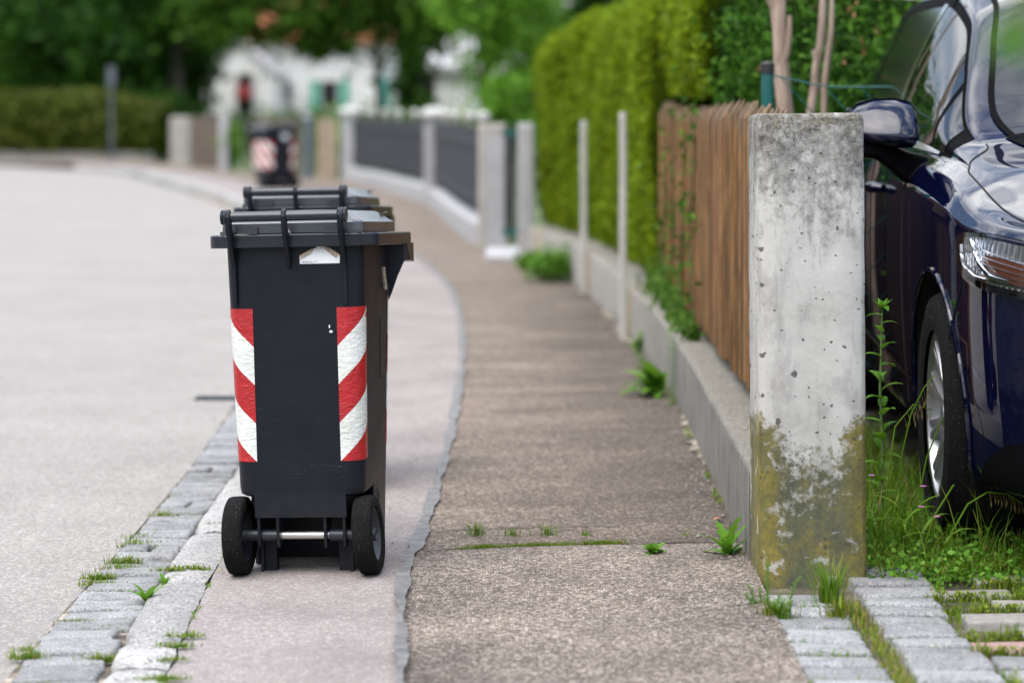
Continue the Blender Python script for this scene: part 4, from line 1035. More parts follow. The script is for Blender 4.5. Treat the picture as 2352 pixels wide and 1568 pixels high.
# far end of the street: hedge on a low wall, a sign pole
m = MB(); m.loft([[(x, 55.2, -.15), (x, 55.2, .16), (x, 55.5, .16), (x, 55.5, -.15)] for x in np.linspace(-26, -8.2, 12)]); tag(m.build('kerb_wall', M['wallconcrete']), 'low stone wall under the clipped hedge at the end of the road', 'wall')
e = empty('sign_pole', (xat(256, 52.5), 52.5, -.1)); m = MB(); m.tube([(0,0,0),(0,0,2.1)], .034, 10); m.build('pole', M['signback'], e)
m = MB(); m.box((0, -.04, 1.95), (.17, .015, .42)); m.build('sign_plate', M['signback'], e, bevel=.004); tag(e, 'thin grey sign pole standing in front of the far clipped hedge', 'sign')
# chain link fence behind the picket fence
cl = empty('chain_link_fence', (0, 0, 0))
m = MB(); m.tube([(xat(1763, 8.35), 8.35, 0), (xat(1763, 8.35), 8.35, 1.335)], .0215, 16); m.build('post', M['greensteel'], cl)
m = MB(); px = xat(1763, 8.35); m.lathe([(0,.03),(.018,.029),(.0235,.022),(.0235,-.012),(.0215,-.014)], (px, 8.35, 1.335), 'Z', 16); m.build('post_cap', M['blackplastic'], cl)
for k in (1, 2): m = MB(); m.tube([(px+1.5*k, 8.45+.1*k, 0), (px+1.5*k, 8.45+.1*k, 1.33)], .0215, 12); m.build('post', M['greensteel'], cl)
m = MB(); n = 26; s = .062
top = lambda x: 1.322 - .045*min(1, (x-px)/.20)
fy = lambda x: 8.37+.065*(x-px)
for k in range(60):
    for sg in (-1, 1):
        pts = []
        for i in range(40):
            x = px+.02+k*s*2 - sg*0 + (i*s*.5 if sg > 0 else -i*s*.5); z = .25 + i*s*.55
            if px+.01 < x < px+3.0 and z < top(x): pts.append((x, fy(x)+.003*sg, z))
        if len(pts) > 1: m.tube(pts, .0022, 4)
m.tube([(x, fy(x), top(x)) for x in np.linspace(px, px+3, 40)], .0034, 6)
m.build('wire_mesh', M['greensteel'], cl); tag(cl, 'green chain link fence with a black capped round post behind the picket fence', 'fence')
# bare trunks by the fence
def trunk(name, base, pts, rad, stubs, label, leaf=None):
    e = empty(name, base); m = MB(); m.tube(pts, rad, 12)
    o = m.build('trunk', M['bark'], e)
    for q, rr in stubs: k = MB(); k.tube(q, rr, 8); k.build('branch', M['bark'], e)
    tag(e, label, 'tree', 'bare trunks behind the picket fence'); return e
d = 8.75; sx = lambda u: xat(u, d)-xat(1800, d); sz = lambda v: zat(v, d)
trunk('bare_trunk', (xat(1800, d), d, 0), [(.01,0,-.1),(.012,0,.5),(sx(1803),0,sz(250)),(sx(1796),0,sz(180)),(sx(1793),0,sz(120)),(sx(1789),0,sz(60)),(sx(1786),0.01,sz(0)),(sx(1774),0.02,sz(-60)),(sx(1770),0.03,sz(-260))], [.036,.033,.030,.031,.026,.0255,.030,.024,.018],
      [([(sx(1793),-.01,sz(160)),(sx(1806),-.015,sz(120)),(sx(1811),-.015,sz(80)),(sx(1813),-.015,sz(36))], [.016,.013,.011,.007]), ([(sx(1788),0,sz(85)),(sx(1776),-.01,sz(62))], [.010,.005]), ([(sx(1790),0,sz(122)),(sx(1779),-.01,sz(113))], [.010,.006]), ([(sx(1780),0,sz(20)),(sx(1768),.0,sz(0)),(sx(1752),.0,sz(-40)),(sx(1735),.0,sz(-200))], [.016,.014,.012,.008]), ([(sx(1790),0,sz(0)),(sx(1800),.0,sz(-90)),(sx(1812),.0,sz(-240))], [.018,.014,.008])],
      'thickest bare pale trunk, forked at its top, beside the green fence post')
d2 = 9.1; sx = lambda u: xat(u, d2)-xat(1880, d2); sz = lambda v: zat(v, d2)
trunk('bare_trunk', (xat(1880, d2), d2, 0), [(-.03,0,-.1),(sx(1862),0,sz(258)),(sx(1872),0,sz(190)),(sx(1875),0,sz(150)),(sx(1885),0,sz(100)),(sx(1889),0,sz(40)),(sx(1893),0,sz(-40)),(sx(1896),0,sz(-250))], [.018,.017,.016,.015,.0145,.014,.012,.009], [([(sx(1876),0,sz(150)),(sx(1872),-.005,sz(125)),(sx(1869),-.005,sz(114))], [.012,.011,.010])], 'thin bare trunk with a broken side stub, middle one of the three')
trunk('bare_trunk', (xat(1900, 9.3), 9.3, 0), [(-.01,0,-.1),(xat(1893,9.3)-xat(1900,9.3),0,zat(200,9.3)),(xat(1901,9.3)-xat(1900,9.3),0,zat(140,9.3)),(xat(1909,9.3)-xat(1900,9.3),0,zat(70,9.3)),(xat(1912,9.3)-xat(1900,9.3),0,zat(-20,9.3))], [.013,.0125,.012,.0105,.007], [], 'thinnest reddish bare trunk, furthest from the green fence post')
# ---------------------------------------------------------------- hedges and trees: many small leaf faces over a volume
def hedge(name, label, section, ys, n, size, mats, dens_fn=None, lum=.05, nrm_w=1.2, core_in=.10, cat='hedge'):
    """section(y) -> list of (x, z) outline from the street foot over the top to the back foot"""
    e = empty(name)
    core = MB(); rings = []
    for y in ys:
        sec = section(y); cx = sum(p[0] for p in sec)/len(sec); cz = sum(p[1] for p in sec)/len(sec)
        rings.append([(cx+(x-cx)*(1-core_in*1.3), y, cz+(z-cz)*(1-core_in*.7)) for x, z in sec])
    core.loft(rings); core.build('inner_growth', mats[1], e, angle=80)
    # sample the outline surface
    yv = np.linspace(ys[0], ys[-1], 120); secs = [np.array(section(y)) for y in yv]
    seg = np.array([[np.hypot(*(s[k+1]-s[k])) for k in range(len(s)-1)] for s in secs]); L = seg.sum(1); p = L/L.sum()
    iy = rng.choice(len(yv), n, p=p); C = np.zeros((n, 3)); N = np.zeros((n, 3))
    for q in range(n):
        s = secs[iy[q]]; g = seg[iy[q]]; k = rng.choice(len(g), p=g/g.sum()); t = rng.random()
        a, b = s[k], s[k+1]; pt = a+(b-a)*t; tt = (b-a)/(g[k]+1e-9); C[q] = (pt[0], yv[iy[q]]+rng.normal()*.03, pt[1]); N[q] = (-tt[1], 0, tt[0])
    ph = rng.uniform(0, 6, 6)
    b_ = (np.sin(C[:,1]*7.1+C[:,2]*3+ph[0])+np.sin(C[:,1]*3.3-C[:,2]*5.7+ph[1])+np.sin(C[:,0]*9+C[:,2]*9.3+C[:,1]*4+ph[2]))/3
    dep = b_*lum - np.abs(rng.normal(size=n))*lum*.8
    C = C + N*dep[:, None] + rng.normal(size=(n, 3))*.012
    Q = leafquads(C, size, .5, N*nrm_w+np.array([0, 0, .5]), .8)
    quads('foliage', Q, mats[0], e); tag(e, label, cat); return e

def hsec(y):
    f = wallX(y)+.13; cut = .88 + .12*sstep(12.2, 13.0, y); top = 1.90
    if y < 12.55: z0 = 1.27; f = wallX(y)+.17
    else: z0 = .30
    bulge = .02*math.sin(y*2.3)
    end = 1-sstep(18.2, 19.05, y)
    top = 1.86-.10*(1-end)+.02*math.sin(y*3)
    return [(f+.30, z0), (f+.04, z0+.0), (f-.01+bulge*.3, z0+.15), (f-.03+bulge*.6, (z0+top)/2), (f-.02+bulge, top-.2), (f+.04, top-.05), (f+.14, top+.01), (f+.5, top+.03), (f+.85, top-.04), (f+.95, z0+.3)]
ys_h = list(np.arange(10.6, 12.5, .3)) + [12.50, 12.56] + list(np.arange(12.8, 19.1, .35))
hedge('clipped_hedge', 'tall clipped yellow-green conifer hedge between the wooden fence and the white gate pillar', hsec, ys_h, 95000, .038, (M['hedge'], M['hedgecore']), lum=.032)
# dark thuja hedge across the back, facing the street end of the plot
def tsec(x):      # here the run is along x: outline in (y, z)
    f = 9.75 + .12*math.sin(x*3.1)
    return [(f+.0, .0), (f-.08, .4), (f-.12, 1.1), (f-.08, 1.4), (f-.02, 1.60), (f+.15, 1.72), (f+.7, 1.70), (f+.9, .0)]
def cross_hedge(name, label, x0, x1, n, size, mats):
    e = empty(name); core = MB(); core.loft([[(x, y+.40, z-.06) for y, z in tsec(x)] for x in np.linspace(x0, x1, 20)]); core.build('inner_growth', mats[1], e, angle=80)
    # fan-like sprays gathered in clumps
    Cs = []; Ns = []
    nc = 620
    for q in range(nc):
        x = rng.uniform(x0, x1); z = rng.uniform(.4, 1.66); sec = np.array(tsec(x)[:6]); y = np.interp(z, sec[:,1], sec[:,0]); r = rng.uniform(.05, .15)
        c = np.array([x, y-rng.uniform(-.30, .10), z]); k = int(n/nc); pt = rng.normal(size=(k, 3))*np.array([r, r*.8, r*1.1]); Cs.append(c+pt); Ns.append(np.tile(unit(np.array([rng.normal()*.7, -1, rng.normal()*.3+.5])), (k, 1)))
    C = np.concatenate(Cs); N = np.concatenate(Ns)
    Q = leafquads(C, size, .34, N*1.0, .7, .4); mi = (rng.random(len(C)) < .002).astype(int)*1
    br = (np.linalg.norm(C-np.array([xat(2010, 9.6), 9.6, 1.55]), axis=1) < .28) & (rng.random(len(C)) < .05); mi[br] = 1
    quads('foliage', Q, [mats[0], M['thujabrown']], e, mi); tag(e, label, 'hedge'); return e
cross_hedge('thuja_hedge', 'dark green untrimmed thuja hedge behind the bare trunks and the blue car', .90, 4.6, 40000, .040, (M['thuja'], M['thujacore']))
def fsec(x):
    top = 1.55+.03*math.sin(x*1.3)-.28*sstep(-9.6, -8.2, x); return [(55.6, .1), (55.15, .2), (55.05, .8), (55.1, top-.18), (55.25, top-.03), (55.8, top), (56.4, top-.1), (56.5, .2)]
def xhedge(name, label, sec, x0, x1, n, size, mats):
    e = empty(name); m = MB(); m.loft([[(x, y+(.12 if y < 55.5 else -.1), z-.06) for y, z in sec(x)] for x in np.linspace(x0, x1, 24)]); m.build('inner_growth', mats[1], e)
    xs = rng.uniform(x0, x1, n); C = np.zeros((n, 3)); N = np.zeros((n, 3))
    for q in range(n):
        s = np.array(sec(xs[q])); g = np.hypot(*(s[1:]-s[:-1]).T); k = rng.choice(len(g), p=g/g.sum()); t = rng.random(); pt = s[k]+(s[k+1]-s[k])*t; tt = (s[k+1]-s[k])/(g[k]+1e-9); C[q] = (xs[q], pt[0], pt[1]); N[q] = (0, -tt[1], tt[0])
    C += rng.normal(size=(n, 3))*.04; quads('foliage', leafquads(C, size, .6, N*1.2, .8), mats[0], e); tag(e, label, 'hedge')
xhedge('far_hedge', 'long low clipped hedge at the far end of the road', fsec, -25, -8.0, 9000, .16, (M['farhedge'], M['hedgecore']))

def tree(name, label, base, tr, crown, n, size, mat, clumps=60, trunk=True, core=None, droop=.3, group='broadleaf trees in the background'):
    """crown: list of ellipsoids (cx, cy, cz, rx, ry, rz) relative to the base"""
    e = empty(name, base)
    if trunk:
        m = MB(); h = crown[0][2]; m.tube([(0,0,-.2),(.03,0,h*.3),(-.04,.02,h*.65),(.0,0,h)], [tr*1.25, tr, tr*.8, tr*.4], 10); m.build('trunk', M['darkbark'], e)
        for k in range(5):
            a = k*2.4+1; c = crown[k % len(crown)]; lb = MB(); lb.tube([(0,0,h*(.45+.08*k)), (c[0]*.5+c[3]*.3*math.cos(a), c[1]*.5+c[4]*.3*math.sin(a), h*(.6+.08*k)), (c[0]+c[3]*.65*math.cos(a), c[1]+c[4]*.65*math.sin(a), c[2]+c[5]*.2*(k-2)/2)], [tr*.5, tr*.32, tr*.1], 6); lb.build('limb', M['darkbark'], e)
    vol = np.array([c[3]*c[4]*c[5] for c in crown]); Cs = []; Ns = []
    ci = rng.choice(len(crown), clumps, p=vol/vol.sum())
    for q in ci:
        c = crown[q]; d = unit(rng.normal(size=3)); rr = rng.uniform(.45, 1.0)**.6; ctr = np.array(c[:3]) + d*rr*np.array(c[3:]); k = n//clumps; s = .20*min(c[3:])*rng.uniform(.7, 1.4)
        P = ctr + rng.normal(size=(k, 3))*np.array([s, s, s*.62]); P[:, 2] -= droop*s*np.abs(rng.normal(size=k)); Cs.append(P); Ns.append(np.tile(d*.4+np.array([0, 0, .9]), (k, 1)))
    C = np.concatenate(Cs); N = np.concatenate(Ns); quads('crown', leafquads(C, size, .62, N, .8), mat, e)
    tag(e, label, 'tree', group); return e
D, MI, BR = M['tree_dark'], M['tree_mid'], M['tree_bright']
def X(u, d): return xat(u, d)
tree('broadleaf_tree', 'dark broadleaf tree rising behind the far clipped hedge, left of the sign pole', (X(60, 66), 66, 0), .22, [(0,0,4.2,3.4,2.6,3.0),(-2.6,0,3.4,2.4,2,2.2),(2.3,0,3.6,2.2,2,2.4)], 9000, .30, MI, 80)
tree('broadleaf_tree', 'darkest dense tree directly behind the sign pole', (X(280, 63), 63, 0), .24, [(0,0,4.0,3.0,2.4,3.3),(1.8,0,2.6,1.7,1.6,1.7),(-1.6,0,2.5,1.6,1.6,1.8)], 11000, .28, D, 90)
tree('broadleaf_tree', 'dark spreading tree between the sign pole and the white house', (X(400, 60), 60, 0), .22, [(0,0,5.0,2.1,2.4,2.2),(-1.0,0,3.2,1.4,2,1.6),(-.5,0,2.2,1.0,1.5,1.6),(-1.2,0,1.5,1.2,1.2,1.4),(-.45,0,1.0,.65,1,1.0)], 10000, .26, D, 85)
tree('broadleaf_tree', 'slender dark trunked tree with its crown hanging before the white house', (X(868, 52), 52, 0), .085, [(0,0,4.3,2.0,1.6,1.6),(-2.2,0,4.1,1.9,1.5,1.35),(1.1,0,3.9,1.3,1.3,1.5),(-.9,-.3,3.0,1.2,1,.55),(-3.5,0,4.1,1.3,1.3,1.2),(-1.9,-.3,3.3,2.4,1.2,.65),(-.9,-.3,3.5,1.6,1,.6),(-1.4,-.3,2.75,1.2,.8,.4),(-1.6,-.5,3.9,2.6,1,.7),(-2.3,-.4,2.9,1.2,.8,.4)], 15500, .19, MI, 165, droop=1.0)
tree('broadleaf_tree', 'round dark green tree just right of the slender trunk, by the second white house', (X(972, 61), 61, 0), .2, [(0,0,2.5,.95,.95,1.7),(.1,0,4.5,1.7,1.5,1.6)], 6500, .22, D, 60)
tree('broadleaf_tree', 'bright fresh green tree leaning over the garden gate by the tall hedge', (X(1165, 25), 25, 0), .06, [(0,0,1.62,.42,.5,.55),(-.10,0,2.3,.55,.5,.5),(.12,-1.5,1.30,.28,.5,.34),(-.18,-1.0,1.15,.22,.3,.24)], 6000, .075, BR, 80)
tree('broadleaf_tree', 'bright green tree farther back in front of the second white house', (X(1120, 40), 40, 0), .09, [(.1,0,3.0,.9,.9,.75),(.5,0,1.9,.6,.6,.9)], 3500, .13, BR, 50)
for k, (u, d, h) in enumerate(((-60, 92, 7), (130, 96, 8), (330, 90, 7.5), (520, 98, 8.5), (700, 102, 9), (880, 96, 8), (1050, 100, 8), (1250, 94, 8), (1480, 90, 8))):
    labs = ['leftmost', 'second', 'third', 'fourth', 'fifth', 'sixth', 'seventh', 'eighth', 'rightmost']
    tree('background_tree', labs[k]+' tree of the tall dark row closing the view behind the houses', (X(u, d), d, 0), .25, [(0,0,h*.55,2.6,2,h*.42),(1.0,0,h*.35,2.2,2,h*.3),(-1.0,0,h*.35,2.0,2,h*.32)], 2600, .55, MI if k % 2 else D, 45, group='tall trees behind the houses')
def bush(name, label, loc, r, n, size, mat, cat='shrub', group=None):
    e = empty(name, loc); m = MB()
    for k in range(6): a = k*1.05; m.tube([(0,0,-.02),(r[0]*.4*math.cos(a), r[1]*.4*math.sin(a), r[2]*.7),(r[0]*.7*math.cos(a), r[1]*.7*math.sin(a), r[2]*1.3)], [r[0]*.03, r[0]*.02, r[0]*.01], 5)
    m.build('stem', M['stem'], e)
    C = rng.normal(size=(n, 3))*np.array(r)*.45 + np.array([0, 0, r[2]]); C[:, 2] = np.abs(C[:, 2])
    quads('foliage', leafquads(C, size, .55, np.array([0, -.3, .9]), .8), mat, e); tag(e, label, cat, group); return e
bush('shrub', 'green shrub sprawling in the gap between the far brown fences', (X(530, 45.5), 45.4, 0), (.22,.3,.45), 500, .11, M['tree_bright'])
bush('shrub', 'green plants behind the white capped pillar and the pale board fence', (X(770, 41), 41.5, 0), (.5,.5,.5), 700, .12, M['tree_bright'])
bush('shrub', 'row of green shrubs in the garden behind the anthracite fence', (X(900, 46), 46, 0), (2.2,.5,.55), 2600, .14, M['tree_mid'])
bush('shrub', 'long green garden shrubbery in front of the white house', (X(700, 62), 62, 0), (3.2,.6,.55), 2600, .2, M['tree_mid'])
bush('shrub', 'shrubs under the second white house by the bright green tree', (X(1120, 48), 48, 0), (1.6,.5,.6), 1500, .14, M['tree_bright'])
bush('shrub', 'dark undergrowth at the foot of the trees beside the far hedge', (X(360, 57), 57, 0), (.9,.8,.8), 2200, .15, M['tree_dark'])

# ---------------------------------------------------------------- houses far back
def house(name, label, x0, x1, y, depth, eave, ridge, gable=False, over=.4, base=0):
    e = empty(name, ((x0+x1)/2, y, base)); w = (x1-x0)/2; m = MB()
    if gable: m.loft([[(-w, d_, 0), (w, d_, 0), (w, d_, eave), (0, d_, ridge), (-w, d_, eave)] for d_ in (0, depth)])
    else: m.loft([[(-w, 0, 0), (-w, 0, eave), (-w, depth/2, ridge-.05), (-w, depth, eave), (-w, depth, 0)], [(w, 0, 0), (w, 0, eave), (w, depth/2, ridge-.05), (w, depth, eave), (w, depth, 0)]])
    m.build('wall', M['housewall'], e, smooth=False)
    r = MB(); s = (ridge-eave)/((w if gable else depth/2))
    if gable:
        for sg in (-1, 1): r.loft([[(0, d_, ridge+.03), (sg*(w+over), d_, eave-over*s+.03), (sg*(w+over), d_, eave-over*s+.18), (0, d_, ridge+.18)] for d_ in (-over, depth+over)])
    else:
        for y0, y1 in ((-over, depth/2), (depth+over, depth/2)): r.loft([[(x, y0, eave-over*s+.03), (x, y1, ridge+.03), (x, y1, ridge+.18), (x, y0, eave-over*s+.18)] for x in (-w-over, w+over)])
    r.build('roof', M['roofred'], e, smooth=False); tag(e, label, 'house', 'white houses in the background'); return e
def window(h, u0, u1, v0, v1, d, shutters=None):
    bx, by, bz = h.location; x0, x1 = xat(u0, d)-bx, xat(u1, d)-bx; z0, z1 = zat(v1, d)-bz, zat(v0, d)-bz
    f = MB(); t = .06
    for a, b_, c, e_ in ((x0-t, x1+t, z1, z1+t), (x0-t, x1+t, z0-t, z0), (x0-t, x0, z0, z1), (x1, x1+t, z0, z1)): f.box(((a+b_)/2, -.03, (c+e_)/2), (b_-a, .08, e_-c))
    o = f.build('window', M['whitepaint'], h, smooth=False); p = MB(); p.box(((x0+x1)/2, -.004, (z0+z1)/2), (x1-x0, .02, z1-z0)); p.build('pane', M['windowglass'], o, smooth=False)
    if shutters:
        for sg in shutters:
            s = MB(); w = (x1-x0)*.55; cx = x0-t-w/2 if sg < 0 else x1+t+w/2; s.box((cx, -.05, (z0+z1)/2), (w, .05, z1-z0+.1)); s.build('shutter', M['shutter'], h, smooth=False)
    return o
h1 = house('white_house', 'white house with a red tiled roof and green shutters behind the slender tree', xat(600, 76), xat(885, 76), 76, 8, 3.45, 6.6)
window(h1, 738, 776, 188, 246, 76, (-1, 1)); window(h1, 640, 668, 190, 230, 76)
h2 = house('white_house', 'low white gabled wing with a tall dark window, beside the main white house', xat(466, 72), xat(628, 72), 72, 3.5, 2.1, 3.0, True, .1)
window(h2, 546, 580, 172, 262, 72); window(h2, 474, 488, 205, 250, 72)
h3 = house('white_house', 'small white gabled house to the right, partly behind the round dark tree', xat(1000, 66), xat(1090, 66), 66, 8, 2.2, 3.4, False, .3)
h3b = house('white_house', 'white house with a sloping gable seen through the bright green leaves', xat(1030, 84), xat(1170, 84), 84, 8, 3.2, 4.9, True, .3)
for h_ in (h2, h3, h3b):
    for c_ in h_.children:
        if c_.name.startswith('roof'): c_.data.materials[0] = M['pillar']
pe_ = empty('parasol', (xat(879, 57), 57, 0)); m = MB(); m.tube([(0,0,0),(0,0,2.0)], .03, 8); m.build('pole', M['galv'], pe_); m = MB(); m.lathe([(0,1.98),(.06,1.9),(.13,1.3),(.15,1.0),(.10,.93),(.03,.92)], (0,0,0), 'Z', 14); m.build('canopy', M['teal'], pe_); tag(pe_, 'closed teal parasol standing in the garden beside the slender tree trunk', 'parasol')
fb = MB(); fb.box((0,0,0), (.45,.2,.42)); o = fb.build('red_cloth', M['redcloth'], bevel=.04); o.location = (xat(563, 72), 71.75, zat(212, 72)); tag(o, 'red cloth hanging from the tall dark window of the white wing', 'cloth')

# ---------------------------------------------------------------- small plants
def blade(C, d, L, w, bend, out, seg=4, a0=.15):
    """append a bent grass blade as quads"""
    d = np.array([math.cos(d), math.sin(d), 0]); sd = np.array([-d[1], d[0], 0]); p = np.array(C, float); up = np.array([0, 0, 1.]); prev = None; ang = a0
    pts = []
    for k in range(seg+1):
        ww = w*(1-(k/seg)**1.4)*.5+.0002; pts.append((p-sd*ww, p+sd*ww)); dr = up*math.cos(ang)+d*math.sin(ang); p = p+dr*L/seg; ang += bend/seg
    for a, b in zip(pts[:-1], pts[1:]): out.append([a[0], a[1], b[1], b[0]])
def tuft(name, loc, n, L, w, label, mats=None, spread=.03, cat='grass tuft', group=None, bend=1.1, stuff=False):
    out = []; mi = []
    for k in range(n):
        a = random.random()*2*PI; r = abs(random.gauss(0, spread)); q = len(out); blade((r*math.cos(a), r*math.sin(a)*.5, 0), a+random.gauss(0, .5), L*random.uniform(.5, 1.2), w*random.uniform(.7, 1.3), bend*random.uniform(.4, 1.4), out, 3); mi += [1 if random.random() < .12 else 0]*(len(out)-q)
    o = quads(name, np.array(out), mats or [M['grass'], M['drygrass']], None, mi); o.location = loc
    if label: tag(o, label, cat, group)
    return o
def gpt(u, v, zoff=0.0):
    d = H*F/(v-HV)
    for _ in range(6): d = (H-fz(xat(u, d), min(d, 30))-zoff)*F/(v-HV)
    x = xat(u, d); return (x, d, fz(x, d)+zoff)
def leafstrip(mb, base, az, el, L, W, curl, jag=0, seg=7, mi=0, fold=.25):
    p = Vector(base); ang = el; P = []; d = Vector((math.cos(az), math.sin(az), 0)); s = Vector((-d.y, d.x, 0))
    for k in range(seg+1):
        t = k/seg; w = W*(math.sin(PI*min(1, .12+.88*t)**.8)**.9)*.5 if t < 1 else .0005
        if jag: w *= (1+jag*(1 if k % 2 else -.6))
        dr = d*math.cos(ang)+Vector((0, 0, 1))*math.sin(ang); nn = Vector((0, 0, 1))*math.cos(ang)-d*math.sin(ang)
        P.append([p-s*w+nn*w*fold, p, p+s*w+nn*w*fold]); p = p+dr*L/seg; ang -= curl/seg
    mb.grid(P, mi)
def rosette(name, loc, n, L, W, label, mat, jag=.35, el=(.2, 1.2), curl=1.0, az=None, cat='weed', group=None):
    e = empty(name, loc); m = MB()
    for k in range(n):
        a = (az[0]+(az[1]-az[0])*random.random()) if az else k*2.4+random.random()*.5
        leafstrip(m, (0, 0, .004), a, random.uniform(*el), L*random.uniform(.6, 1.1), W*random.uniform(.8, 1.2), curl*random.uniform(.6, 1.3), jag, 9)
    m.build('leaves', mat, e, angle=80); s = MB(); s.lathe([(.006, 0), (.008, .006), (.003, .016), (0, .018)], n=8); s.build('crown', M['stem'], e); tag(e, label, cat, group); return e
W_ = M['weed']
rosette('dandelion', gpt(1672, 1280), 8, .135, .024, 'jagged dandelion growing from the pavement joint at the foot of the low wall', W_, .45, (.35, 1.45), .9)
rosette('leafy_weed', gpt(1500, 1276), 26, .055, .016, 'low bushy weed in the cross joint, left of the dandelion', W_, .4, (.2, 1.2), .9)
rosette('broadleaf_weed', gpt(1512, 905), 20, .20, .058, 'broad leaved weed clump against the low wall halfway along', W_, .25, (.3, 1.3), 1.0, (PI*.55, PI*1.75))
bush('small_weed', 'tiny green weed at the wall foot above the broad leaved clump', gpt(1470, 812), (.035,.035,.05), 90, .03, W_, 'weed')
bush('wall_shrub', 'round green bush growing at the far wall foot near the gateway', gpt(1268, 645), (.16,.16,.11), 900, .05, W_)
bush('wall_shrub', 'small green tuft at the wall foot beside the white gate pillar', gpt(1212, 618), (.09,.09,.06), 300, .05, W_)
for (u, v), lab in zip(((1092, 1229), (1175, 1229), (1258, 1228), (1343, 1229)), ('largest grass tuft on the cross crack, nearest the tar seam', 'flat sparse grass tuft, second from the tar seam', 'spiky grass tuft, third from the tar seam', 'small flat weed tuft, furthest from the tar seam')):
    n = {1092: 46, 1175: 30, 1258: 34, 1343: 16}[u]; tuft('grass_tuft', gpt(u, v), n, {1092: .042, 1175: .026, 1258: .036, 1343: .018}[u], .0032, lab, None, .020, 'grass tuft', 'grass tufts on the cross crack')
tuft('grass_tuft', gpt(1570, 1231), 10, .014, .003, 'tiniest grass tuft on the cross crack near the low wall', None, .012, 'grass tuft', 'grass tufts on the cross crack')
mo = []
for k in range(2600):                                            # moss and little weeds in the joints
    u = random.choice([random.uniform(1000, 1430), random.gauss(1115, 14), random.gauss(1230, 40), random.gauss(1380, 26), random.uniform(1050, 1440)]); x0 = xat(u, 6.5); y = 6.508+.012*math.sin(x0*6)+random.gauss(0, .005); z = fz(x0, y)+.004
    blade((x0, y, z), random.random()*6.3, random.uniform(.004, .016)*(1.0 if u > 1050 else .5), .0022, .8, mo, 1)
def joint_grass(x, y, z, n, L, sx=.02, sy=.006):
    for k in range(int(n*2.2)): blade((x+random.gauss(0, sx), y+random.gauss(0, sy), z), random.random()*6.3, L*random.uniform(.3, .9), .0030, .5, mo, 2, random.uniform(.1, 1.25))
for (u, v, n, L) in ((308, 1262, 60, .045), (322, 1240, 30, .03), (285, 1300, 110, .038), (228, 1335, 120, .030), (262, 1318, 70, .030), (215, 1350, 40, .030), (290, 1310, 40, .025), (245, 1348, 40, .02), (375, 1185, 30, .03), (335, 1245, 25, .015), (170, 1435, 60, .018), (200, 1437, 40, .015), (75, 1500, 40, .025), (235, 1525, 130, .03), (60, 1520, 50, .04), (265, 1445, 20, .018), (400, 1485, 70, .022), (425, 1462, 40, .03), (345, 1490, 40, .012), (390, 1515, 40, .016), (380, 1560, 70, .022), (340, 1565, 40, .015), (400, 1310, 80, .018), (435, 1306, 50, .024), (460, 1308, 30, .02), (500, 1205, 40, .015), (330, 1562, 50, .014), (140, 1480, 20, .012)):
    d = (H-roadz(6)*(1 if u < 330 else 0))*F/(v-HV); joint_grass(xat(u, d), d, (roadz(6)+.006 if u < 330 else .0)+.0, n, L, .022, .006)
for (a_, b_, y_) in GJ[:34]:
    r_ = random.random()
    if r_ < .45: continue
    cx_ = random.uniform(a_, b_)
    for k in range(int(26*r_)): blade((min(b_, max(a_, cx_+random.gauss(0, .03))), y_+random.gauss(0, .003), roadz(y_)+.004), random.random()*6.3, random.uniform(.004, .013), .0024, .5, mo, 2, random.uniform(.1, 1.2))
for k in range(1500):
    y_ = random.uniform(6.3, 12.0)
    if math.sin(y_*5.3)+math.sin(y_*13.1+1) < .55: continue
    x_ = wallX(y_)-abs(random.gauss(0, .010))-.004; blade((x_, y_, fz(x_, y_)+.002), random.random()*6.3, random.uniform(.005, .022), .0028, .6, mo, 2, random.uniform(.1, 1.1))
for k in range(900):
    y_ = random.uniform(4.6, 9.0)
    if math.sin(y_*7.7)+math.sin(y_*17.3+2) < .75: continue
    x_ = kerbR(y_)+random.gauss(0, .004); blade((x_, y_, -.006), random.random()*6.3, random.uniform(.006, .018), .0026, .6, mo, 2, random.uniform(.1, 1.1))
o = quads('moss', np.array(mo), [M['moss'], M['grass'], M['weed'], M['drygrass']], None, rng.choice(4, len(mo), p=[.34, .36, .16, .14])); tag(o, kind='stuff')
p = gpt(335, 1352, 0); e = rosette('narrow_leaved_weed', (xat(338, 5.98), 5.98, -.02), 10, .075, .014, 'narrow leaved weed sprouting beside the kerb stone joint', W_, 0, (.5, 1.4), .9)
e2 = rosette('narrow_leaved_weed', (xat(378, 6.15), 6.15, -.012), 8, .050, .011, 'smaller narrow leaved weed behind the first one, on the kerb joint', W_, 0, (.5, 1.3), .9)
# spiky stems at the foot of the gatepost
def spike(name, loc, stems, label):
    e = empty(name, loc); st = MB(); out = []
    for (dx, dy, h, lean) in stems:
        pts = [(dx+lean*h*t*t, dy, h*t) for t in np.linspace(0, 1, 6)]; st.tube(pts, .0016, 5)
        for k in range(int(h/.0016)):
            t = k*.0016/h; x = dx+lean*h*t*t; a = k*2.4; blade((x, dy, h*t), a, .012*(1-.4*t), .0034, -.3, out, 1)
            q = out[-1]; c = np.array([x, dy, h*t]); dr = np.array([math.cos(a), math.sin(a), .55])*.013*(1.1-.5*t); sd = np.array([-math.sin(a), math.cos(a), 0])*.0022; out[-1] = [c-sd*.4, c+dr*.6-sd, c+dr, c+dr*.6+sd]
    st.build('stem', M['stem'], e); quads('leaves', np.array(out), [M['weed']], e); tag(e, label, 'weed')
spike('needle_leaved_weed', (xat(1762, 5.72), 5.72, .02), [(0,0,.115,.02), (-.028,.01,.06,-.3), (.02,-.01,.045,.3), (.055,.02,.075,.35), (-.012,.02,.05,-.1), (-.034,0,.04,-.5)], 'needle leaved weed with upright spikes at the left foot of the concrete gatepost')
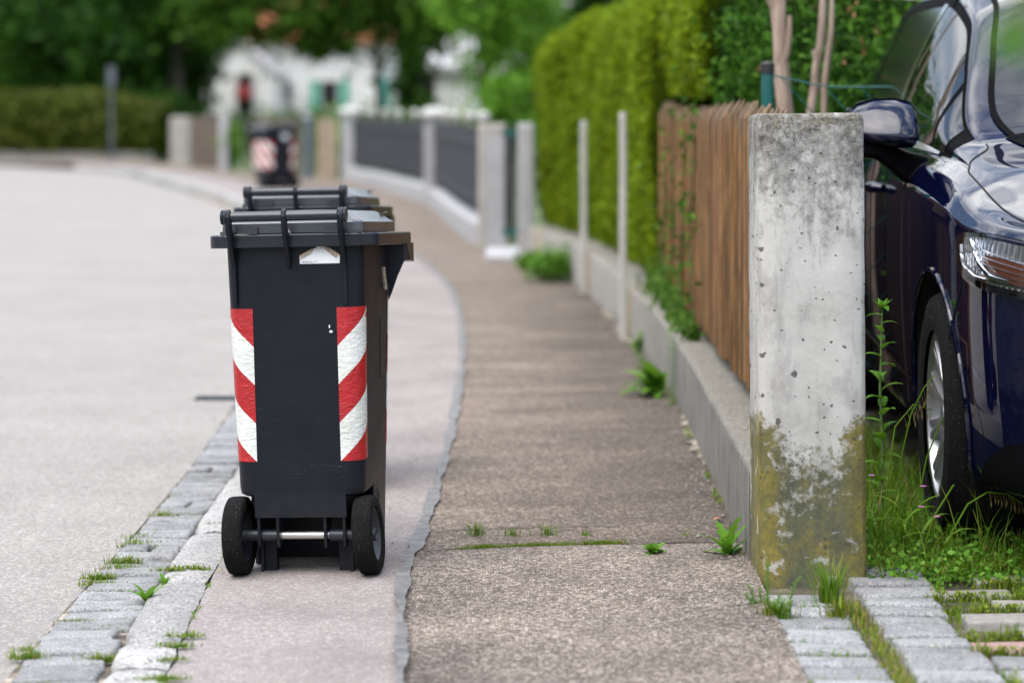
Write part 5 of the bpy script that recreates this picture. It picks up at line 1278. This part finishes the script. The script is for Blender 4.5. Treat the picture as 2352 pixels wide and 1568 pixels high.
tuft('grass_tuft', (xat(1785, 5.60), 5.60, .025), 150, .055, .004, 'soft bright grass tuft in front of the gatepost foot, by the needle leaved weed', None, .022)
tuft('grass_tuft', (xat(1905, 5.75), 5.75, .03), 90, .11, .004, 'long thin grass tuft at the right foot of the gatepost, with dry blades', None, .022, bend=.9)
tuft('grass_tuft', (xat(1930, 5.60), 5.60, .03), 80, .055, .004, 'yellowish grass tuft in the soil gap between the two sett rows', [M['moss'], M['drygrass']], .03)
# upright leafy weed between post and car
e = empty('tall_weed', (1.01, 6.62, .04)); st = MB(); pts = [(0,0,0),(.006,0,.2),(-.002,0,.4),(.004,0,.62)]; st.tube(pts, [.005,.004,.0035,.002], 6); st.build('stem', M['stem'], e); lf = MB()
for k in range(24):
    t = .16+.84*k/23; z = .62*t; L = .085*(1-.45*t)*random.uniform(.85, 1.15); leafstrip(lf, (.003, 0, z), k*2.4, random.uniform(.3, .9), L, L*.42, 1.0, .12, 8)
for k in range(7): leafstrip(lf, (.003, 0, .61), k*.9, 1.0, .045, .014, .4, 0, 5)
lf.build('leaves', W_, e, angle=80); tag(e, 'tall upright weed with oval leaves between the gatepost and the car wheel', 'weed')
# grass bank in front of the car
out = []; mi = []
def bank(n, xr, yr, Lf, w):
    for k in range(n):
        x = random.uniform(*xr); y = random.uniform(*yr); lim = .90+.0*y
        dens = 1 - sstep(1.10, 1.62, x+.12*math.sin(y*7))
        if random.random() > dens*1.0+.04: continue
        L = Lf(x, y)*random.uniform(.4, 1.25); q = len(out); blade((x, y, dz(x, y)), random.random()*6.3, L, w*random.uniform(.6, 1.3), random.uniform(.3, 1.6), out, 3); mi.extend([2 if random.random() < .07 else (1 if random.random() < .2 else 0)]*(len(out)-q))
bank(5200, (.90, 1.55), (6.02, 6.55), lambda x, y: .058, .0040)
bank(2600, (.90, 1.35), (6.3, 7.6), lambda x, y: .10, .0042)
bank(1500, (.90, 1.25), (7.0, 9.0), lambda x, y: .13, .005)
bank(240, (.90, 1.3), (6.1, 7.0), lambda x, y: .20, .0042)
C = []
for k in range(9000):                                             # clover and small herbs
    x = random.uniform(.88, 1.75); y = random.uniform(5.95, 6.75)
    if random.random() > (1-sstep(1.15, 1.7, x+.15*math.sin(y*9)-.3*(y-6.2)))*(.5+.5*math.sin(x*17+y*11)**2): continue
    C.append((x, y, dz(x, y)+abs(random.gauss(0, .030))))
Q1 = leafquads(np.array(C), .017, .75, np.array([0, -.2, .9]), .7)
for (x0, x1, y0, y1, n, L) in ((1.0, 1.9, 4.9, 6.25, 3600, .024),):
    for k in range(n):                                            # grass in the paver joints
        row = round((random.uniform(y0, y1)-3.5)/.145); y = 3.5+row*.145-.022+random.gauss(0, .006); x = random.uniform(x0, x1)
        if math.sin(x*5+row*2.2) < -.75: continue
        nb = 3
        for b_ in range(nb): blade((x+random.gauss(0, .012), y, dz(x, y)+.004), random.random()*6.3, L*random.uniform(.5, 1.5), .0034, 1.0, out, 2); mi.extend([1, 1])
        if random.random() < .8: C2 = (x, y, dz(x, y)+.012+random.random()*.018); C.append(C2)
for row in range(9, 24):                                         # grass at the short joints
    y = 3.5+row*.145+.045
    for k in range(5):
        x = 1.025+(.10 if row % 2 else 0)+k*.207
        for b_ in range(26): blade((x+random.gauss(0, .010), y+random.gauss(0, .025), dz(x, y)+.004), random.random()*6.3, .030*random.uniform(.5, 1.4), .0034, 1.0, out, 2); mi.extend([1 if random.random() < .5 else 0]*2)
for k in range(900):                                              # soil gap between the sett rows
    y = random.uniform(4.6, 5.75); x = .806+random.gauss(0, .014)
    blade((x, y, dz(x, y)+.006), random.random()*6.3, .022*random.uniform(.4, 1.3), .003, 1.0, out, 2); mi.extend([random.choice([1, 1, 2])]*2)
for (a_, b_, y_) in SJ:
    for k in range(46):
        x = random.uniform(a_, b_+.03)
        if math.sin(y_*23+x*19) < -.1: continue
        blade((x, y_+random.gauss(0, .005), dz(x, y_)+.004), random.random()*6.3, .022*random.uniform(.4, 1.1), .003, .6, out, 2, random.uniform(.1, 1.1)); mi.extend([random.choice([1, 0, 3])]*2)
Q2 = leafquads(np.array(C[len(Q1):]), .012, .7, np.array([0, -.2, .9]), .7) if len(C) > len(Q1) else np.zeros((0, 4, 3))
A = np.concatenate([np.array(out), Q1, Q2]); mi = mi+[3]*(len(Q1)) + [1]*len(Q2)
g = quads('grass', A, [M['grass'], M['moss'], M['drygrass'], M['weed']], None, mi); tag(g, kind='stuff')
# arching seeded grass stems
def arch(loc, pts, label, seeds=14, leaves=()):
    e = empty('seeding_grass', loc); m = MB(); m.tube(pts, [.0030-.0018*k/(len(pts)-1) for k in range(len(pts))], 5); m.build('stalk', M['grass'], e)
    s = MB(); n = len(pts)
    for k in range(seeds):
        t = .62+.38*k/seeds; q = t*(n-1); i = min(int(q), n-2); p = Vector(pts[i]).lerp(Vector(pts[i+1]), q-i); L = random.uniform(.02, .05); d = Vector((random.uniform(.0, .5), random.uniform(-.3, .3), -1)).normalized(); m2 = p+d*L
        s.tube([p, p.lerp(m2, .6)], .0005, 4); s.loft([[p.lerp(m2, .6)+Vector((w*math.cos(a), w*math.sin(a), -h)) for a in (0, 2.1, 4.2)] for w, h in ((.0006, 0), (.0022, .006), (.0004, .016))])
    s.build('seed_head', M['drygrass'], e); lf = MB()
    for (z, az, L) in leaves: leafstrip(lf, (pts[1][0]*z, 0, z), az, .9, L, .012, 1.6, 0, 8)
    if leaves: lf.build('leaves', M['grass'], e)
    tag(e, label, 'grass')
arch((1.06, 6.25, .05), [(0,0,0),(.03,0,.10),(.08,0,.18),(.14,0,.235),(.20,0,.262),(.26,0,.25),(.30,0,.215),(.325,0,.165)], 'arching seeded grass stem drooping in front of the car bumper', 22, ((.05, 3.0, .16), (.06, .6, .14)))
arch((1.05, 6.35, .05), [(0,0,0),(.015,0,.12),(.04,0,.24),(.075,0,.33),(.11,0,.385),(.135,0,.40)], 'upright seeded grass stem crossing the car wheel', 8, ((.09, .1, .17), (.12, 3.3, .12), (.03, 5.2, .15)))
arch((1.02, 6.3, .05), [(0,0,0),(-.01,0,.12),(-.005,0,.25),(.02,0,.36),(.055,0,.43),(.08,0,.46)], 'tallest seeded grass stem, standing close to the gatepost', 9, ((.07, .4, .15), (.10, 2.6, .14), (.05, 4.6, .12)))
arch((1.10, 6.15, .05), [(0,0,0),(.02,0,.08),(.06,0,.15),(.11,0,.18),(.16,0,.175),(.20,0,.15)], 'short arching grass stem low in front of the wheel', 12, ((.04, 3.2, .13), (.05, .2, .12)))
arch((1.00, 6.5, .05), [(0,0,0),(.01,0,.15),(.03,0,.30),(.08,0,.36),(.13,0,.345)], 'thin drooping grass stem beside the tall weed', 8, ((.05, 3.6, .14),))
for (u, v, d), lab in zip(((2002, 1093, 6.3), (2120, 1118, 6.2), (2116, 1165, 6.2), (2152, 1188, 6.15)), ('pink flower right beside the gatepost edge', 'highest of the three pink flowers in front of the car wheel', 'pink flower in the middle of the three before the car wheel', 'lowest pink flower before the car wheel, nearest the bumper')):
    x, z = xat(u, d), zat(v, d); e = empty('pink_flower', (x, d, dz(x, d))); m = MB(); hz_ = z-dz(x, d); m.tube([(0,.02,0),(.004,.01,hz_*.5),(0,0,hz_)], .0009, 5); m.build('stem', M['stem'], e); m = MB()
    for k in range(5): leafstrip(m, (0, 0, hz_), k*2*PI/5, .5, .011, .007, .6, 0, 4)
    m.build('petals', M['pink'], e); tag(e, lab, 'flower', 'pink flowers in the grass')
# dry leaf by the wall, trailing ivy on the fence foot
m = MB(); leafstrip(m, (0, 0, .004), .3, .4, .035, .018, 1.2, 0, 6); o = m.build('fallen_leaf', M['dryleaf']); o.location = gpt(1640, 1196); tag(o, 'single reddish dry leaf lying at the foot of the low wall', 'leaf')
C = []; 
for k in range(900):
    y = random.uniform(9.6, 12.6); x = FX(y)-.035+random.gauss(0, .012); z = .285+abs(random.gauss(0, .03))*(1 if y < 10.4 else 2.2); C.append((x-abs(random.gauss(0, .03)), y, z))
for k in range(330):
    y = random.choice([10.05, 10.6, 11.3, 11.9])+random.gauss(0, .05); z = .3+random.random()**1.2*.95; C.append((FX(y)-.03+random.gauss(0, .012), y+.10*math.sin(z*7+y), z))
e = empty('ivy'); quads('leaves', leafquads(np.array(C), .034, .8, np.array([-1, -.3, .4]), .6), M['tree_mid'], e)
vm = MB()
for y in (10.05, 10.6, 11.3, 11.9): vm.tube([(FX(y)-.028, y+.10*math.sin(z*7+y), z) for z in np.linspace(.28, 1.2, 12)], .003, 5)
vm.build('vine', M['darkbark'], e); tag(e, 'ivy creeping up the wooden fence and along its foot on the wall', 'ivy')
m = MB(); lf = MB(); y0 = 9.55; pts = [(wallX(y0)-.012, y0, .30-.28*t) for t in np.linspace(0, 1, 6)]; m.tube(pts, .002, 5); e = empty('creeper'); m.build('vine', M['stem'], e)
for k in range(14): leafstrip(lf, (wallX(y0)-.014, y0, .30-.022*k), PI+random.uniform(-1, 1), .2, .035, .022, 1.2, 0, 5)
lf.build('leaves', W_, e); tag(e, 'thin green creeper hanging down the wall face above the broad leaved weed', 'vine')
# branch of a shrub close to the camera, hanging into the upper right corner
e = empty('overhanging_branch', (.565, 1.72, -.09)); m = MB(); m.tube([(.25,.2,.09),(.22,.15,.9),(.10,.02,1.36),(-.05,-.04,1.43),(-.16,-.05,1.405),(-.22,-.05,1.36)], [.014,.012,.008,.005,.0035,.002], 8); m.build('twig', M['bark'], e); lf = MB()
for (x, z, az, L, W2) in ((-.20,1.365,3.4,.055,.032), (-.175,1.40,2.2,.07,.04), (-.15,1.41,4.4,.07,.04), (-.20,1.385,.9,.06,.036), (-.10,1.43,1.7,.08,.05), (-.05,1.43,4.9,.08,.05), (-.225,1.36,4.9,.05,.03), (-.12,1.42,3.0,.065,.04), (0,1.41,1.2,.08,.05)):
    leafstrip(lf, (x, -.05, z), az, -.5, L, W2, .5, 0, 6)
lf.build('leaves', M['tree_bright'], e, angle=80); tag(e, 'out of focus leafy branch hanging into the upper right corner close to the viewer', 'branch')
# ---------------------------------------------------------------- what stands across the road and behind the viewer (mirrored in the car and the bin)
bh = empty('brown_house', (-19.5, 5, 0)); m = MB(); m.loft([[(-4, -7, 0), (4, -7, 0), (4, -7, 3.6), (0, -7, 8), (-4, -7, 3.6)], [(-4, 7, 0), (4, 7, 0), (4, 7, 3.6), (0, 7, 8), (-4, 7, 3.6)]]); m.build('wall', M['brownboard'], bh, smooth=False)
m = MB()
for sg in (-1, 1): m.loft([[(0, y, 8.05), (sg*4.6, y, 3.0), (sg*4.6, y, 3.2), (0, y, 8.25)] for y in (-7.6, 7.6)])
m.build('roof', M['darkbark'], bh, smooth=False); tag(bh, 'dark brown gabled house across the road, seen only mirrored in the car flank', 'house')
for k, (x, y, h) in enumerate(((-7, -18, 5), (-.5, -19, 5.5), (6, -18.5, 5), (-14.5, 20, 5), (-15, -10, 5.5))):
    tree('street_tree', ['bushy tree behind the viewer at the left', 'tall bushy tree straight behind the viewer', 'bushy tree behind the viewer at the right', 'bushy tree across the road beyond the brown house', 'bushy tree across the road this side of the brown house'][k]+', outside the picture', (x, y, 0), .2, [(0, 0, h*.5, 3.0, 2.2, h*.46), (1.2, 0, h*.28, 2.2, 1.8, h*.26), (-1.4, 0, h*.28, 2.2, 1.8, h*.26)], 5200, .34, D, 70, group='bushy trees outside the picture')
# ---------------------------------------------------------------- light, sky, camera
w = bpy.data.worlds.new('World'); SC.world = w; w.use_nodes = True; nt = w.node_tree; nt.nodes.clear()
SUN_EL, SUN_AZ = 62, -140     # azimuth of the sun, clockwise from +Y
out = nt.nodes.new('ShaderNodeOutputWorld'); bg = nt.nodes.new('ShaderNodeBackground'); sky = nt.nodes.new('ShaderNodeTexSky')
sky.sky_type = 'NISHITA'; sky.sun_disc = False; sky.sun_elevation = R(SUN_EL); sky.sun_rotation = R(SUN_AZ); sky.air_density = 1.0; sky.dust_density = 1.5
tc = nt.nodes.new('ShaderNodeTexCoord'); mp = nt.nodes.new('ShaderNodeMapping'); mp.inputs['Scale'].default_value = (1, 1, 2.2)
n = nt.nodes.new('ShaderNodeTexNoise'); n.inputs['Scale'].default_value = 2.3; n.inputs['Detail'].default_value = 9; n.inputs['Roughness'].default_value = .58
rp = nt.nodes.new('ShaderNodeValToRGB'); rp.color_ramp.elements[0].position = .43; rp.color_ramp.elements[1].position = .62
n2 = nt.nodes.new('ShaderNodeTexNoise'); n2.inputs['Scale'].default_value = 4.5; n2.inputs['Detail'].default_value = 6
r2 = nt.nodes.new('ShaderNodeValToRGB'); r2.color_ramp.elements[0].position = .3; r2.color_ramp.elements[0].color = (6.2, 6.5, 7.1, 1); r2.color_ramp.elements[1].position = .7; r2.color_ramp.elements[1].color = (13, 13, 13, 1)
mx = nt.nodes.new('ShaderNodeMix'); mx.data_type = 'RGBA'
L = nt.links.new
L(tc.outputs['Generated'], mp.inputs[0]); L(mp.outputs[0], n.inputs[0]); L(mp.outputs[0], n2.inputs[0]); L(n.outputs[0], rp.inputs[0]); L(n2.outputs[0], r2.inputs[0])
L(rp.outputs[0], mx.inputs[0]); L(sky.outputs[0], mx.inputs[6]); L(r2.outputs[0], mx.inputs[7]); sp = nt.nodes.new('ShaderNodeSeparateXYZ'); L(tc.outputs['Generated'], sp.inputs[0]); gr = nt.nodes.new('ShaderNodeMapRange'); gr.inputs[1].default_value = 0.0; gr.inputs[2].default_value = .9; gr.inputs[3].default_value = .28; gr.inputs[4].default_value = 1.55; L(sp.outputs[2], gr.inputs[0])
vm_ = nt.nodes.new('ShaderNodeVectorMath'); vm_.operation = 'SCALE'; L(mx.outputs[2], vm_.inputs[0]); L(gr.outputs[0], vm_.inputs['Scale']); L(vm_.outputs[0], bg.inputs[0]); L(bg.outputs[0], out.inputs[0]); bg.inputs[1].default_value = .10
sl = bpy.data.lights.new('sun', 'SUN'); sl.energy = 1.2; sl.angle = R(62); sl.color = (1, .96, .90)
so = bpy.data.objects.new('sun', sl); COL.objects.link(so)
az = R(SUN_AZ); dirv = Vector((math.sin(az)*math.cos(R(SUN_EL)), math.cos(az)*math.cos(R(SUN_EL)), math.sin(R(SUN_EL))))
so.rotation_euler = dirv.to_track_quat('Z', 'Y').to_euler(); so.location = (0, 0, 20)
cd = bpy.data.cameras.new('camera'); cam = bpy.data.objects.new('camera', cd); COL.objects.link(cam); SC.camera = cam
cam.location = (0, 0, H); cam.rotation_euler = (R(90), 0, 0)
cd.sensor_width = 36; cd.lens = 36*F/2352; cd.shift_y = -(784-HV)/2352; cd.clip_end = 1000; cd.clip_start = .05
cd.dof.use_dof = True; cd.dof.focus_distance = 6.25; cd.dof.aperture_fstop = 2.05; cd.dof.aperture_blades = 9
SC.view_settings.view_transform = 'Standard'; SC.view_settings.look = 'None'; SC.view_settings.gamma = 1; SC.view_settings.exposure = 1.63
SC.cycles.max_bounces = 6; SC.cycles.transparent_max_bounces = 8; SC.cycles.use_denoising = True; SC.cycles.sample_clamp_indirect = 6
